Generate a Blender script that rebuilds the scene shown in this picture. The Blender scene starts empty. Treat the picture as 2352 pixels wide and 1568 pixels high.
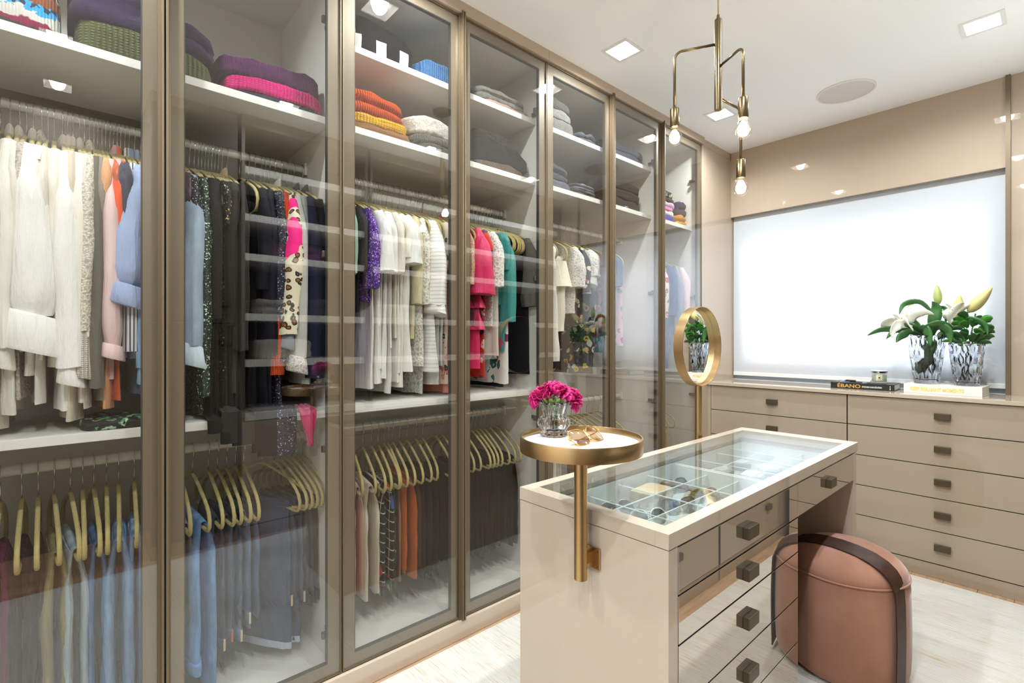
import bpy, bmesh, math, random
from mathutils import Vector, Matrix, noise
S = bpy.context.scene
C = S.collection
R = math.radians

# ------------------------------------------------------------------ camera
cam_d = bpy.data.cameras.new('camera')
cam = bpy.data.objects.new('camera', cam_d)
C.objects.link(cam)
cam.location = (1.705, 0.0, 1.25)
cam.rotation_euler = (R(90), 0, R(48.07))
cam_d.sensor_width = 36.0
cam_d.lens = 17.495
cam_d.shift_y = -0.00128
cam_d.clip_start = 0.02
S.camera = cam

# ------------------------------------------------------------------ daylight, exposure
world = bpy.data.worlds.new('world')
S.world = world
world.use_nodes = True
wb = world.node_tree.nodes['Background']
wb.inputs[0].default_value = (0.80, 0.895, 1.0, 1)
wb.inputs[1].default_value = 3.4
S.view_settings.view_transform = 'Standard'
S.view_settings.look = 'None'
S.view_settings.exposure = 1.12
S.view_settings.gamma = 1.0
S.view_settings.use_curve_mapping = False
SPOT_W = 28.0      # each recessed ceiling spot
BULB_W = 3.2       # each pendant bulb
WARM = (0.85, 0.945, 1.0)
S.cycles.max_bounces = 10
S.cycles.transparent_max_bounces = 24
S.cycles.caustics_reflective = False
S.cycles.caustics_refractive = False
S.cycles.sample_clamp_indirect = 4.0
S.cycles.use_denoising = True

# ------------------------------------------------------------------ material helpers
def lin(h):
    if isinstance(h, str):
        h = h.lstrip('#')
        c = [int(h[i:i+2], 16) / 255 for i in (0, 2, 4)]
        return tuple(x / 12.92 if x <= 0.04045 else ((x + 0.055) / 1.055) ** 2.4 for x in c) + (1,)
    return tuple(h) + (1,) if len(h) == 3 else tuple(h)

MATS = {}
class NT:
    def __init__(s, name):
        s.m = bpy.data.materials.new(name)
        s.m.use_nodes = True
        s.t = s.m.node_tree
        s.t.nodes.clear()
        s.out = s.n('ShaderNodeOutputMaterial')
    def n(s, typ, **kw):
        x = s.t.nodes.new(typ)
        for k, v in kw.items():
            setattr(x, k, v)
        return x
    def l(s, a, b):
        s.t.links.new(a, b)
    def setv(s, node, **kw):
        for k, v in kw.items():
            node.inputs[k.replace('_', ' ')].default_value = v
        return node
    def bsdf(s, color=None, rough=.5, metal=0., **kw):
        b = s.n('ShaderNodeBsdfPrincipled')
        if color is not None:
            b.inputs['Base Color'].default_value = lin(color)
        b.inputs['Roughness'].default_value = rough
        b.inputs['Metallic'].default_value = metal
        for k, v in kw.items():
            b.inputs[k].default_value = v
        s.l(b.outputs[0], s.out.inputs[0])
        s.b = b
        return b
    def coords(s, scale=(1, 1, 1), kind='Object', rot=(0, 0, 0)):
        t = s.n('ShaderNodeTexCoord')
        m = s.n('ShaderNodeMapping')
        m.inputs['Scale'].default_value = scale
        m.inputs['Rotation'].default_value = rot
        s.l(t.outputs[kind], m.inputs[0])
        return m.outputs[0]
    def noise(s, vec, scale=5., detail=3., rough=.5):
        x = s.n('ShaderNodeTexNoise')
        s.l(vec, x.inputs['Vector'])
        x.inputs['Scale'].default_value = scale
        x.inputs['Detail'].default_value = detail
        x.inputs['Roughness'].default_value = rough
        return x.outputs['Fac']
    def ramp(s, fac, stops, interp='LINEAR'):
        r = s.n('ShaderNodeValToRGB')
        r.color_ramp.interpolation = interp
        e = r.color_ramp.elements
        while len(e) > 1:
            e.remove(e[-1])
        e[0].position, e[0].color = stops[0][0], lin(stops[0][1])
        for p, c in stops[1:]:
            x = e.new(p)
            x.color = lin(c)
        s.l(fac, r.inputs[0])
        return r.outputs[0]
    def mix(s, fac, a, b, blend='MIX'):
        x = s.n('ShaderNodeMix', data_type='RGBA', blend_type=blend)
        for sock, v in ((x.inputs[0], fac), (x.inputs[6], a), (x.inputs[7], b)):
            if isinstance(v, bpy.types.NodeSocket):
                s.l(v, sock)
            elif isinstance(v, (int, float)):
                sock.default_value = v
            else:
                sock.default_value = lin(v)
        return x.outputs[2]
    def math(s, op, a, b=None, clamp=False):
        x = s.n('ShaderNodeMath', operation=op, use_clamp=clamp)
        for i, v in enumerate((a, b)):
            if v is None:
                continue
            if isinstance(v, bpy.types.NodeSocket):
                s.l(v, x.inputs[i])
            else:
                x.inputs[i].default_value = v
        return x.outputs[0]
    def voro(s, vec, scale=5., feature='F1', rnd=1.):
        x = s.n('ShaderNodeTexVoronoi', feature=feature)
        s.l(vec, x.inputs['Vector'])
        x.inputs['Scale'].default_value = scale
        x.inputs['Randomness'].default_value = rnd
        return x
    def wave(s, vec, scale, direction='X', dist=0., dscale=1.):
        x = s.n('ShaderNodeTexWave', wave_type='BANDS', bands_direction=direction)
        s.l(vec, x.inputs['Vector'])
        x.inputs['Scale'].default_value = scale
        x.inputs['Distortion'].default_value = dist
        x.inputs['Detail Scale'].default_value = dscale
        return x.outputs['Fac']
    def bump(s, h, strength=.3, dist=.002):
        b = s.n('ShaderNodeBump')
        b.inputs['Strength'].default_value = strength
        b.inputs['Distance'].default_value = dist
        s.l(h, b.inputs['Height'])
        s.l(b.outputs[0], s.b.inputs['Normal'])

def cached(f):
    def g(*a):
        k = (f.__name__,) + a
        if k not in MATS:
            MATS[k] = f(*a)
        return MATS[k]
    return g

@cached
def plain(name, color, rough=.5, metal=0.):
    t = NT(name); t.bsdf(color, rough, metal)
    return t.m

@cached
def lacquer(name, color, rough=.08, coat=.6):
    """high-gloss lacquer with a faint vertical grain"""
    t = NT(name)
    b = t.bsdf(color, .6, 0., **{'Specular IOR Level': .2, 'Coat Weight': min(1, coat + .35), 'Coat Roughness': rough * .2, 'Coat IOR': 1.55})
    v = t.coords((60, 60, 2))
    f = t.noise(v, 1.0, 3)
    c = t.mix(f, [x * .975 for x in lin(color)[:3]], [min(1, x * 1.02) for x in lin(color)[:3]])
    t.l(c, b.inputs['Base Color'])
    return t.m

@cached
def brass(name, color, rough=.28):
    t = NT(name)
    b = t.bsdf(color, rough, 1.)
    f = t.noise(t.coords((2, 2, 2)), 6.0, 2)
    t.l(t.math('ADD', t.math('MULTIPLY', f, rough * .3), rough * .85), b.inputs['Roughness'])
    return t.m

@cached
def thin_glass(name, tint, base=.045, gain=1.0, col=(1, 1, 1)):
    """flat pane: straight-through tinted transmission + mirror reflection by viewing angle"""
    t = NT(name)
    g = t.n('ShaderNodeNewGeometry')
    d = t.n('ShaderNodeVectorMath', operation='DOT_PRODUCT')
    t.l(g.outputs['Normal'], d.inputs[0]); t.l(g.outputs['Incoming'], d.inputs[1])
    c = t.math('ABSOLUTE', d.outputs['Value'])
    nn = (1 + math.sqrt(base)) / (1 - math.sqrt(base))
    gg = t.math('SQRT', t.math('ADD', t.math('MULTIPLY', c, c), nn * nn - 1))
    A = t.math('DIVIDE', t.math('SUBTRACT', gg, c), t.math('ADD', gg, c))
    B = t.math('DIVIDE', t.math('SUBTRACT', t.math('MULTIPLY', c, t.math('ADD', gg, c)), 1.0), t.math('ADD', t.math('MULTIPLY', c, t.math('SUBTRACT', gg, c)), 1.0))
    F = t.math('MULTIPLY', t.math('MULTIPLY', t.math('MULTIPLY', A, A), .5), t.math('ADD', t.math('MULTIPLY', B, B), 1.0))
    f = t.math('MULTIPLY', F, gain, True)
    tr = t.n('ShaderNodeBsdfTransparent'); tr.inputs[0].default_value = lin(tint)
    gl = t.n('ShaderNodeBsdfGlossy'); gl.inputs['Roughness'].default_value = 0.0
    gl.inputs[0].default_value = lin(col)
    mx = t.n('ShaderNodeMixShader')
    t.l(f, mx.inputs[0]); t.l(tr.outputs[0], mx.inputs[1]); t.l(gl.outputs[0], mx.inputs[2])
    t.l(mx.outputs[0], t.out.inputs[0])
    return t.m

@cached
def crystal(name, color=(1, 1, 1), ior=1.5, rough=0.):
    t = NT(name)
    g = t.n('ShaderNodeBsdfGlass')
    g.inputs['Color'].default_value = lin(color); g.inputs['IOR'].default_value = ior; g.inputs['Roughness'].default_value = rough
    t.l(g.outputs[0], t.out.inputs[0])
    return t.m

@cached
def emit(name, color, strength):
    t = NT(name)
    e = t.n('ShaderNodeEmission')
    e.inputs[0].default_value = lin(color); e.inputs[1].default_value = strength
    t.l(e.outputs[0], t.out.inputs[0])
    return t.m

# ---- fabrics
@cached
def cloth(color, rough=.9, sheen=.25, var=.12):
    t = NT('woven_cloth')
    b = t.bsdf(color, rough, 0., **{'Sheen Weight': sheen * .2, 'Specular IOR Level': .15})
    v = t.coords()
    f = t.noise(v, 9, 3)
    c = lin(color)
    t.l(t.mix(f, [x * (1 - var) for x in c[:3]], [min(1, x * (1 + var)) for x in c[:3]]), b.inputs['Base Color'])
    t.bump(t.math('ADD', t.math('MULTIPLY', t.noise(t.coords((30, 30, 5)), 1.0, 4, .6), 1.0), t.math('MULTIPLY', t.noise(t.coords((220, 220, 90)), 2.2, 2), .07)), .55, .02)
    return t.m

@cached
def satin(color, rough=.38):
    t = NT('satin_cloth')
    b = t.bsdf(color, rough, 0., **{'Sheen Weight': .15, 'Specular IOR Level': .5})
    t.bump(t.noise(t.coords((26, 26, 4)), 1.2, 3), .5, .02)
    return t.m

@cached
def knit(color, period=.009, axis='Y', color2=None):
    t = NT('knitted_wool')
    b = t.bsdf(color, .95, 0., **{'Sheen Weight': .04, 'Specular IOR Level': .1})
    v = t.coords()
    w = t.wave(v, .314 / period, axis, 1.2, 1.5)
    w2 = t.wave(v, .314 / period * 1.6, 'Z', 1.6, 1.5)
    h = t.math('MULTIPLY', w, t.math('ADD', t.math('MULTIPLY', w2, .45), .55))
    c = lin(color)
    dark = lin(color2) if color2 else [x * .28 for x in c[:3]]
    base = t.mix(h, dark[:3], c[:3])
    t.l(t.mix(t.noise(v, 14, 4), base, c[:3]), b.inputs['Base Color'])
    t.bump(h, .8, .006)
    return t.m

@cached
def fuzzy(color, scale=60.):
    t = NT('brushed_wool')
    b = t.bsdf(color, 1., 0., **{'Sheen Weight': .08, 'Specular IOR Level': .05})
    v = t.coords()
    f = t.noise(v, scale, 6, .7)
    c = lin(color)
    t.l(t.ramp(f, [(.3, [x * .6 for x in c[:3]]), (.65, [min(1, x * 1.15) for x in c[:3]])]), b.inputs['Base Color'])
    t.bump(f, .7, .008)
    return t.m

@cached
def denim(color, fade=1.7):
    t = NT('denim')
    b = t.bsdf(color, .9, 0., **{'Sheen Weight': .0, 'Specular IOR Level': .12})
    c = lin(color)
    v = t.coords((1, 1, .35))
    f = t.noise(v, 14, 5, .65)
    g = t.noise(t.coords((240, 240, 90)), 2.5, 2)
    base = t.ramp(f, [(.32, [x * .62 for x in c[:3]]), (.7, [min(1, x * fade) for x in c[:3]])])
    t.l(t.mix(t.math('MULTIPLY', g, .35), base, [min(1, x * 2 + .06) for x in c[:3]]), b.inputs['Base Color'])
    t.bump(g, .3, .001)
    return t.m

@cached
def sequin(color, scale=260., spark='#ffffff', amount=.06):
    t = NT('sequinned_cloth')
    b = t.bsdf(color, .35, .25)
    x = t.voro(t.coords(), scale)
    sep = t.n('ShaderNodeSeparateColor'); t.l(x.outputs['Color'], sep.inputs[0])
    hit = t.math('LESS_THAN', sep.outputs[0], amount)
    c = lin(color)
    base = t.mix(sep.outputs[1], [q * .35 for q in c[:3]], [min(1, q * 1.5) for q in c[:3]])
    t.l(t.mix(hit, base, spark), b.inputs['Base Color'])
    t.l(t.math('ADD', t.math('MULTIPLY', sep.outputs[2], .4), .15), b.inputs['Roughness'])
    t.bump(x.outputs['Distance'], .6, .003)
    return t.m

@cached
def lace(color, scale=75.):
    t = NT('lace')
    b = t.bsdf(color, .9)
    x = t.voro(t.coords(), scale, 'DISTANCE_TO_EDGE')
    y = t.voro(t.coords(), scale * 3.1)
    c = lin(color)
    h = t.math('MULTIPLY', t.math('SUBTRACT', 1.0, t.math('MULTIPLY', x.outputs['Distance'], 2.6, True)), t.math('SUBTRACT', 1.0, t.math('MULTIPLY', y.outputs['Distance'], .9, True)))
    t.l(t.ramp(h, [(.1, [q * .55 for q in c[:3]]), (.55, c[:3])]), b.inputs['Base Color'])
    t.bump(h, .8, .003)
    return t.m

@cached
def stripes(c1, c2, period=.01, axis='Y', width=.3):
    t = NT('striped_cloth')
    b = t.bsdf(c1, .85)
    w = t.wave(t.coords(), .314 / period, axis)
    t.l(t.ramp(w, [(0, c2), (width, c2), (width + .04, c1)], 'LINEAR'), b.inputs['Base Color'])
    return t.m

@cached
def leopard(base='#c9b48a', spot='#2a1c12', mid='#8a5a2e', pink=None):
    t = NT('leopard_print')
    b = t.bsdf(base, .8)
    v = t.coords()
    n = t.n('ShaderNodeTexNoise'); t.l(v, n.inputs['Vector']); n.inputs['Scale'].default_value = 30
    off = t.n('ShaderNodeVectorMath', operation='MULTIPLY_ADD')
    t.l(n.outputs['Color'], off.inputs[0]); off.inputs[1].default_value = (.018,) * 3; t.l(v, off.inputs[2])
    x = t.voro(off.outputs[0], 44)
    col = t.ramp(x.outputs['Distance'], [(0, mid), (.22, mid), (.26, spot), (.40, spot), (.44, base), (1, base)])
    if pink:
        w = t.wave(t.coords((1, 1, 1), 'Object', (0, .8, 0)), 2.6, 'Z', 6., 2.6)
        big = t.noise(t.coords((1, 1, 1)), 3.0, 1)
        m = t.math('MULTIPLY', t.math('GREATER_THAN', w, .76), t.math('GREATER_THAN', big, .46))
        col = t.mix(m, col, pink)
    t.l(col, b.inputs['Base Color'])
    return t.m

@cached
def floral(base, c1, c2, scale=22., cover=.42, rough=.75):
    t = NT('floral_print')
    b = t.bsdf(base, rough)
    v = t.coords()
    n = t.n('ShaderNodeTexNoise'); t.l(v, n.inputs['Vector']); n.inputs['Scale'].default_value = 26; n.inputs['Detail'].default_value = 3
    off = t.n('ShaderNodeVectorMath', operation='MULTIPLY_ADD')
    t.l(n.outputs['Color'], off.inputs[0]); off.inputs[1].default_value = (.05,) * 3; t.l(v, off.inputs[2])
    x = t.voro(off.outputs[0], scale)
    sep = t.n('ShaderNodeSeparateColor'); t.l(x.outputs['Color'], sep.inputs[0])
    blob = t.math('LESS_THAN', x.outputs['Distance'], cover)
    core = t.math('LESS_THAN', x.outputs['Distance'], cover * .4)
    hue = t.math('GREATER_THAN', sep.outputs[0], .5)
    keep = t.math('GREATER_THAN', sep.outputs[1], .3)
    flower = t.mix(hue, c1, c2)
    col = t.mix(t.math('MULTIPLY', blob, keep), base, flower)
    col = t.mix(t.math('MULTIPLY', core, keep), col, base)
    t.l(col, b.inputs['Base Color'])
    return t.m

@cached
def check_print(base, line, c1, c2):
    t = NT('windowpane_floral_print')
    b = t.bsdf(base, .7)
    v = t.coords()
    lx = t.math('GREATER_THAN', t.wave(v, 8., 'X'), .965)
    lz = t.math('GREATER_THAN', t.wave(v, 8., 'Z'), .965)
    n = t.n('ShaderNodeTexNoise'); t.l(v, n.inputs['Vector']); n.inputs['Scale'].default_value = 18
    off = t.n('ShaderNodeVectorMath', operation='MULTIPLY_ADD')
    t.l(n.outputs['Color'], off.inputs[0]); off.inputs[1].default_value = (.07,) * 3; t.l(v, off.inputs[2])
    x = t.voro(off.outputs[0], 11)
    sep = t.n('ShaderNodeSeparateColor'); t.l(x.outputs['Color'], sep.inputs[0])
    blob = t.math('MULTIPLY', t.math('LESS_THAN', x.outputs['Distance'], .36), t.math('GREATER_THAN', sep.outputs[1], .45))
    col = t.mix(t.math('MAXIMUM', lx, lz), base, line)
    col = t.mix(blob, col, t.mix(t.math('GREATER_THAN', sep.outputs[0], .5), c1, c2))
    t.l(col, b.inputs['Base Color'])
    return t.m

# ------------------------------------------------------------------ mesh helpers
class MB:
    """collects shapes for one mesh"""
    def __init__(s):
        s.v = []; s.f = []
    def add(s, vs, fs):
        o = len(s.v)
        s.v += [tuple(p) for p in vs]
        s.f += [tuple(i + o for i in f) for f in fs]
        return s
    def box(s, x0, x1, y0, y1, z0, z1, b=0.):
        if b <= 0:
            vs = [(x, y, z) for x in (x0, x1) for y in (y0, y1) for z in (z0, z1)]
            return s.add(vs, [(0, 1, 3, 2), (4, 6, 7, 5), (0, 4, 5, 1), (2, 3, 7, 6), (0, 2, 6, 4), (1, 5, 7, 3)])
        bm = bmesh.new()
        bmesh.ops.create_cube(bm, size=1.)
        for v in bm.verts:
            v.co = Vector(((x0 + x1) / 2 + v.co.x * (x1 - x0), (y0 + y1) / 2 + v.co.y * (y1 - y0), (z0 + z1) / 2 + v.co.z * (z1 - z0)))
        bmesh.ops.bevel(bm, geom=bm.edges[:], offset=b, segments=2, affect='EDGES', profile=.6)
        bm.verts.index_update()
        s.add([v.co.copy() for v in bm.verts], [[v.index for v in f.verts] for f in bm.faces])
        bm.free()
        return s
    def rings(s, rings, cap0=True, cap1=True, closed=False):
        n = len(rings[0]); vs = [p for r in rings for p in r]; fs = []
        m = len(rings)
        for j in range(m if closed else m - 1):
            a = j * n; b = ((j + 1) % m) * n
            for i in range(n):
                k = (i + 1) % n
                fs.append((a + i, a + k, b + k, b + i))
        if not closed:
            if cap0: fs.append(tuple(range(n - 1, -1, -1)))
            if cap1: fs.append(tuple(range((m - 1) * n, m * n)))
        return s.add(vs, fs)
    def tube(s, path, r, n=10, closed=False, flat=1., up=None):
        """round (or flattened) tube along a path; r number or list"""
        P = [Vector(p) for p in path]; m = len(P); rings = []
        rr = r if isinstance(r, (list, tuple)) else [r] * m
        prev = None
        for i in range(m):
            if closed:
                t = P[(i + 1) % m] - P[i - 1]
            else:
                t = P[min(i + 1, m - 1)] - P[max(i - 1, 0)]
            if t.length < 1e-9: t = Vector((0, 0, 1))
            t.normalize()
            if up is not None:
                a = Vector(up)
            else:
                a = prev if prev is not None else (Vector((0, 0, 1)) if abs(t.z) < .9 else Vector((1, 0, 0)))
            a = a - t * a.dot(t)
            if a.length < 1e-6: a = t.orthogonal()
            a.normalize(); prev = a
            b = t.cross(a)
            rings.append([P[i] + a * math.cos(2 * math.pi * k / n) * rr[i] + b * math.sin(2 * math.pi * k / n) * rr[i] * flat for k in range(n)])
        return s.rings(rings, closed=closed)
    def lathe(s, prof, n=32, c=(0, 0, 0), mod=None, cap0=True, cap1=True):
        rings = []
        for r, z in prof:
            ring = []
            for k in range(n):
                a = 2 * math.pi * k / n
                q = r * (mod(a, z) if mod else 1.)
                ring.append((c[0] + q * math.cos(a), c[1] + q * math.sin(a), c[2] + z))
            rings.append(ring)
        return s.rings(rings, cap0, cap1)
    def grid(s, fn, nu, nv, thick=0.):
        """surface fn(u,v)->point; optional thickness along normals"""
        P = [[Vector(fn(i / nu, j / nv)) for j in range(nv + 1)] for i in range(nu + 1)]
        idx = lambda i, j: i * (nv + 1) + j
        flat = [p for row in P for p in row]
        q = [(idx(i, j), idx(i + 1, j), idx(i + 1, j + 1), idx(i, j + 1)) for i in range(nu) for j in range(nv)]
        if thick <= 0:
            return s.add(flat, q)
        N = []
        for i in range(nu + 1):
            for j in range(nv + 1):
                du = P[min(i + 1, nu)][j] - P[max(i - 1, 0)][j]
                dv = P[i][min(j + 1, nv)] - P[i][max(j - 1, 0)]
                nn = du.cross(dv)
                N.append(nn.normalized() if nn.length > 1e-12 else Vector((0, 0, 1)))
        m = len(flat)
        vs = [p + n * thick / 2 for p, n in zip(flat, N)] + [p - n * thick / 2 for p, n in zip(flat, N)]
        fs = [f for f in q] + [tuple(i + m for i in reversed(f)) for f in q]
        for i in range(nu):
            for j in (0, nv):
                a, b = idx(i, j), idx(i + 1, j)
                fs.append((a, a + m, b + m, b) if j == 0 else (a, b, b + m, a + m))
        for j in range(nv):
            for i in (0, nu):
                a, b = idx(i, j), idx(i, j + 1)
                fs.append((a, b, b + m, a + m) if i == 0 else (a, a + m, b + m, b))
        return s.add(vs, fs)
    def blob(s, c, r, nu=14, nv=9, rot=None, fn=None):
        """ellipsoid; rot Matrix"""
        rings = []
        for j in range(nv + 1):
            ph = -math.pi / 2 + math.pi * j / nv
            ring = []
            for k in range(nu):
                a = 2 * math.pi * k / nu
                rc = max(math.cos(ph), .02)
                p = Vector((rc * math.cos(a) * r[0], rc * math.sin(a) * r[1], math.sin(ph) * r[2]))
                if fn: p = Vector(fn(p))
                if rot: p = rot @ p
                ring.append(p + Vector(c))
            rings.append(ring)
        return s.rings(rings)
    def xf(s, M):
        s.v = [tuple(M @ Vector(p)) for p in s.v]
        return s
    def mesh(s, name):
        me = bpy.data.meshes.new(name)
        me.from_pydata(s.v, [], s.f)
        me.update()
        return me
    def obj(s, name, mat, parent=None, smooth=False, world=True):
        me = s.mesh(name)
        bm = bmesh.new(); bm.from_mesh(me)
        bmesh.ops.recalc_face_normals(bm, faces=bm.faces[:])
        bm.to_mesh(me); bm.free()
        if smooth is True:
            me.polygons.foreach_set('use_smooth', [True] * len(me.polygons))
        elif smooth:
            me.polygons.foreach_set('use_smooth', [True] * len(me.polygons))
            me.set_sharp_from_angle(angle=R(smooth))
        me.materials.append(mat)
        o = bpy.data.objects.new(name, me)
        C.objects.link(o)
        if parent is not None:
            o.parent = parent
            if world and parent.parent is None and parent.type == 'EMPTY':
                o.matrix_parent_inverse = Matrix.Translation(-parent.location)
        return o

def tag(o, label, cat, group=None, kind=None):
    o['label'] = label; o['category'] = cat
    if group: o['group'] = group
    if kind: o['kind'] = kind
    return o

def thing(name, label, cat, loc=(0, 0, 0), group=None):
    o = bpy.data.objects.new(name, None)
    C.objects.link(o)
    o.location = loc
    o.empty_display_size = .05
    return tag(o, label, cat, group)

def struct(o):
    o['kind'] = 'structure'
    return o

def copy_tree(o, parent=None):
    c = o.copy(); C.objects.link(c)
    if parent is not None:
        c.parent = parent
    for ch in list(o.children):
        copy_tree(ch, c)
    return c

def text_part(body, size, mat, parent, M, depth=.0006, sx=1., name='lettering', align='LEFT', font_w=0.):
    cu = bpy.data.curves.new(name, 'FONT')
    cu.body = body; cu.size = size; cu.extrude = depth; cu.align_x = align; cu.resolution_u = 3; cu.offset = font_w
    tmp = bpy.data.objects.new(name, cu)
    C.objects.link(tmp)
    dg = bpy.context.evaluated_depsgraph_get()
    me = bpy.data.meshes.new_from_object(tmp.evaluated_get(dg))
    bpy.data.objects.remove(tmp); 
    me.transform(Matrix.Diagonal((sx, 1, 1, 1)))
    me.transform(M)
    me.materials.clear(); me.materials.append(mat)
    o = bpy.data.objects.new(name, me); C.objects.link(o)
    o.parent = parent
    if parent.parent is None and parent.type == 'EMPTY':
        o.matrix_parent_inverse = Matrix.Translation(-parent.location)
    return o
# ================================================================== materials of the room
M_TAUPE = lacquer('taupe_gloss_lacquer', '#ab9985')
M_TAUPE_WALL = lacquer('taupe_wall_lacquer', '#b7a28d')
M_ISLAND = lacquer('pale_taupe_gloss_lacquer', '#cdbba7')
M_CREAM = plain('cream_laminate', '#e2dfd7', .4)
M_CARC = plain('greige_laminate', '#e9e6df', .45)
M_CEIL = plain('white_ceiling_paint', '#fafafa', .9)
M_BRONZE = plain('bronze_anodised_aluminium', '#75644c', .45, .35)
M_BRONZE_D = plain('bronze_door_frame', '#7d6e58', .5, .2)
M_BRASS = brass('brushed_brass', '#c7a677', .30)
M_PENDANT = brass('aged_bronze', '#7d6c50', .28)
M_KNOB = plain('dark_bronze_knob', '#5c5140', .38, .6)
M_BLACK = plain('black_gap', '#0b0a09', .6)
M_WHITE = plain('white_trim', '#eceae6', .45)
M_STEEL = plain('hook_steel', '#b9c2c4', .22, 1.)
M_DOORGLASS = thin_glass('door_glass', (.99, .985, .975), .065, 1.0)
M_GREY = plain('hinge_grey', '#77736b', .35, .7)

# ---------------------------------------------------------------- floor
def floor_mat():
    t = NT('oak_floor')
    b = t.bsdf('#b08d6c', .45)
    f = t.noise(t.coords((14, 1.2, 14)), 3.2, 5, .6)
    g = t.noise(t.coords((3, .4, 3)), 1.4, 2)
    t.l(t.mix(t.math('MULTIPLY', g, .6), t.ramp(f, [(.3, '#8d6b4e'), (.7, '#c9a683')]), '#a98a6d'), b.inputs['Base Color'])
    return t.m
M_OAK = floor_mat()
fl = struct(MB().box(-.62, 2.32, -1.62, 4.0, -.06, -.004).obj('floor', M_BLACK))
random.seed(3)
for i in range(18):
    x0 = -.02 + i * .13
    y = -1.6 - random.random() * .6
    while y < 3.4:
        ln = 1.0 + random.random() * .5
        a, b = max(y, -1.6), min(y + ln, 3.41)
        if b - a > .05:
            MB().box(x0 + .0008, x0 + .1292, a + .0008, b - .0008, -.02, -.0005).obj('plank', M_OAK, fl)
        y += ln

def rug_mat():
    t = NT('ivory_streaked_rug')
    b = t.bsdf('#d8d0c0', 1., 0., **{'Sheen Weight': .3, 'Specular IOR Level': .1})
    v = t.coords((7.0, 210, 1))
    f = t.noise(v, 1.0, 5, .65)
    g = t.noise(t.coords((1.2, 5, 1)), 1.7, 3)
    thr = t.math('ADD', f, t.math('MULTIPLY', t.math('SUBTRACT', g, .5), .35))
    t.l(t.ramp(thr, [(.30, '#b4966c'), (.38, '#cfc1a9'), (.47, '#d6d1c8'), (.8, '#e1ddd6')]), b.inputs['Base Color'])
    t.bump(t.noise(t.coords((30, 260, 30)), 1.0, 3), .7, .006)
    return t.m
rug = MB().box(.045, 1.665, -1.2, 3.33, -.0005, .012, .004).obj('rug', rug_mat(), smooth=40)
tag(rug, 'large ivory rug with beige streaks covering the floor', 'rug')

# ---------------------------------------------------------------- ceiling and walls
CZ = 2.667
spots = [(.255, 3.06), (.255, 2.03), (.255, 1.0), (.255, -.03), (1.455, 3.06), (1.455, 2.03), (1.455, 1.0), (1.455, -.03), (.255, -1.06), (1.455, -1.06), (2.05, -.03)]  # last three are added out of view to brighten wardrobe and island end
SPK = (.866, 3.31, .142)
def ceiling():
    # slab with square openings for the recessed lights
    xs = sorted({-.63, 2.33} | {round(s[0] + d, 4) for s in spots for d in (-.062, .062)})
    ys = sorted({-1.63, 4.02} | {round(s[1] + d, 4) for s in spots for d in (-.062, .062)})
    m = MB()
    for i in range(len(xs) - 1):
        for j in range(len(ys) - 1):
            cx, cy = (xs[i] + xs[i + 1]) / 2, (ys[j] + ys[j + 1]) / 2
            if any(abs(cx - s[0]) < .06 and abs(cy - s[1]) < .06 for s in spots):
                continue
            vs = [(xs[i], ys[j], CZ), (xs[i + 1], ys[j], CZ), (xs[i + 1], ys[j + 1], CZ), (xs[i], ys[j + 1], CZ)]
            m.add(vs, [(0, 3, 2, 1)])
    m.box(-.63, 2.33, -1.63, 4.02, CZ + .10, CZ + .16)
    for s in spots:
        for (a, b, c, d) in ((-.066, -.062, -.066, .066), (.062, .066, -.066, .066), (-.062, .062, -.066, -.062), (-.062, .062, .062, .066)):
            m.box(s[0] + a, s[0] + b, s[1] + c, s[1] + d, CZ, CZ + .10)
    return struct(m.obj('ceiling', M_CEIL))
ceiling()

def wall(name, *b, mat=M_TAUPE_WALL, bev=0):
    return struct(MB().box(*b, bev).obj(name, mat))
wall('wall_left', -.66, -.615, -1.62, 3.42, -.06, CZ + .1)
wall('wall_left_return', -.615, 0.0, -1.62, -.345, 0, CZ)
wall('wall_right', 2.30, 2.36, -1.62, 4.0, -.06, CZ + .1, mat=plain('dark_taupe_wall', '#75685a', .6))
wall('wall_front', -.63, 2.33, -1.68, -1.62, -.06, CZ + .1, mat=plain('white_wall_paint', '#e4e0da', .8))
# back wall: tall filler panel on the left, panel over the window, panel right of the window, wall below the sill
wall('wall_back_left', -.615, -.001, 3.325, 4.0, 0, CZ + .02)
wall('wall_back_top', .004, 1.488, 3.765, 3.79, 2.18, CZ + .02)
wall('wall_back_right', 1.508, 2.30, 3.765, 4.0, 0, CZ + .02)
struct(MB().box(.005, 1.487, 3.764, 3.84, .93, .957).obj('trim_4', plain('sill_white', '#dcdad6', .4)))
M_REVEAL = plain('window_reveal_grey', '#a9adb3', .8)
wall('wall_back_low', -.0, 1.508, 3.84, 4.0, 0, 1.10, mat=M_REVEAL)
wall('wall_back_reveal_top', -.0, 1.508, 3.86, 4.0, 1.97, CZ + .02, mat=M_REVEAL)
wall('wall_back_jamb_left', -.001, .09, 3.85, 4.0, 1.10, 1.97, mat=M_REVEAL)
wall('wall_back_jamb_right', 1.385, 1.508, 3.85, 4.0, 1.10, 1.97, mat=M_REVEAL)
struct(MB().box(1.488, 1.508, 3.745, 3.80, .957, CZ).obj('trim_1', M_BRONZE))
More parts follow.
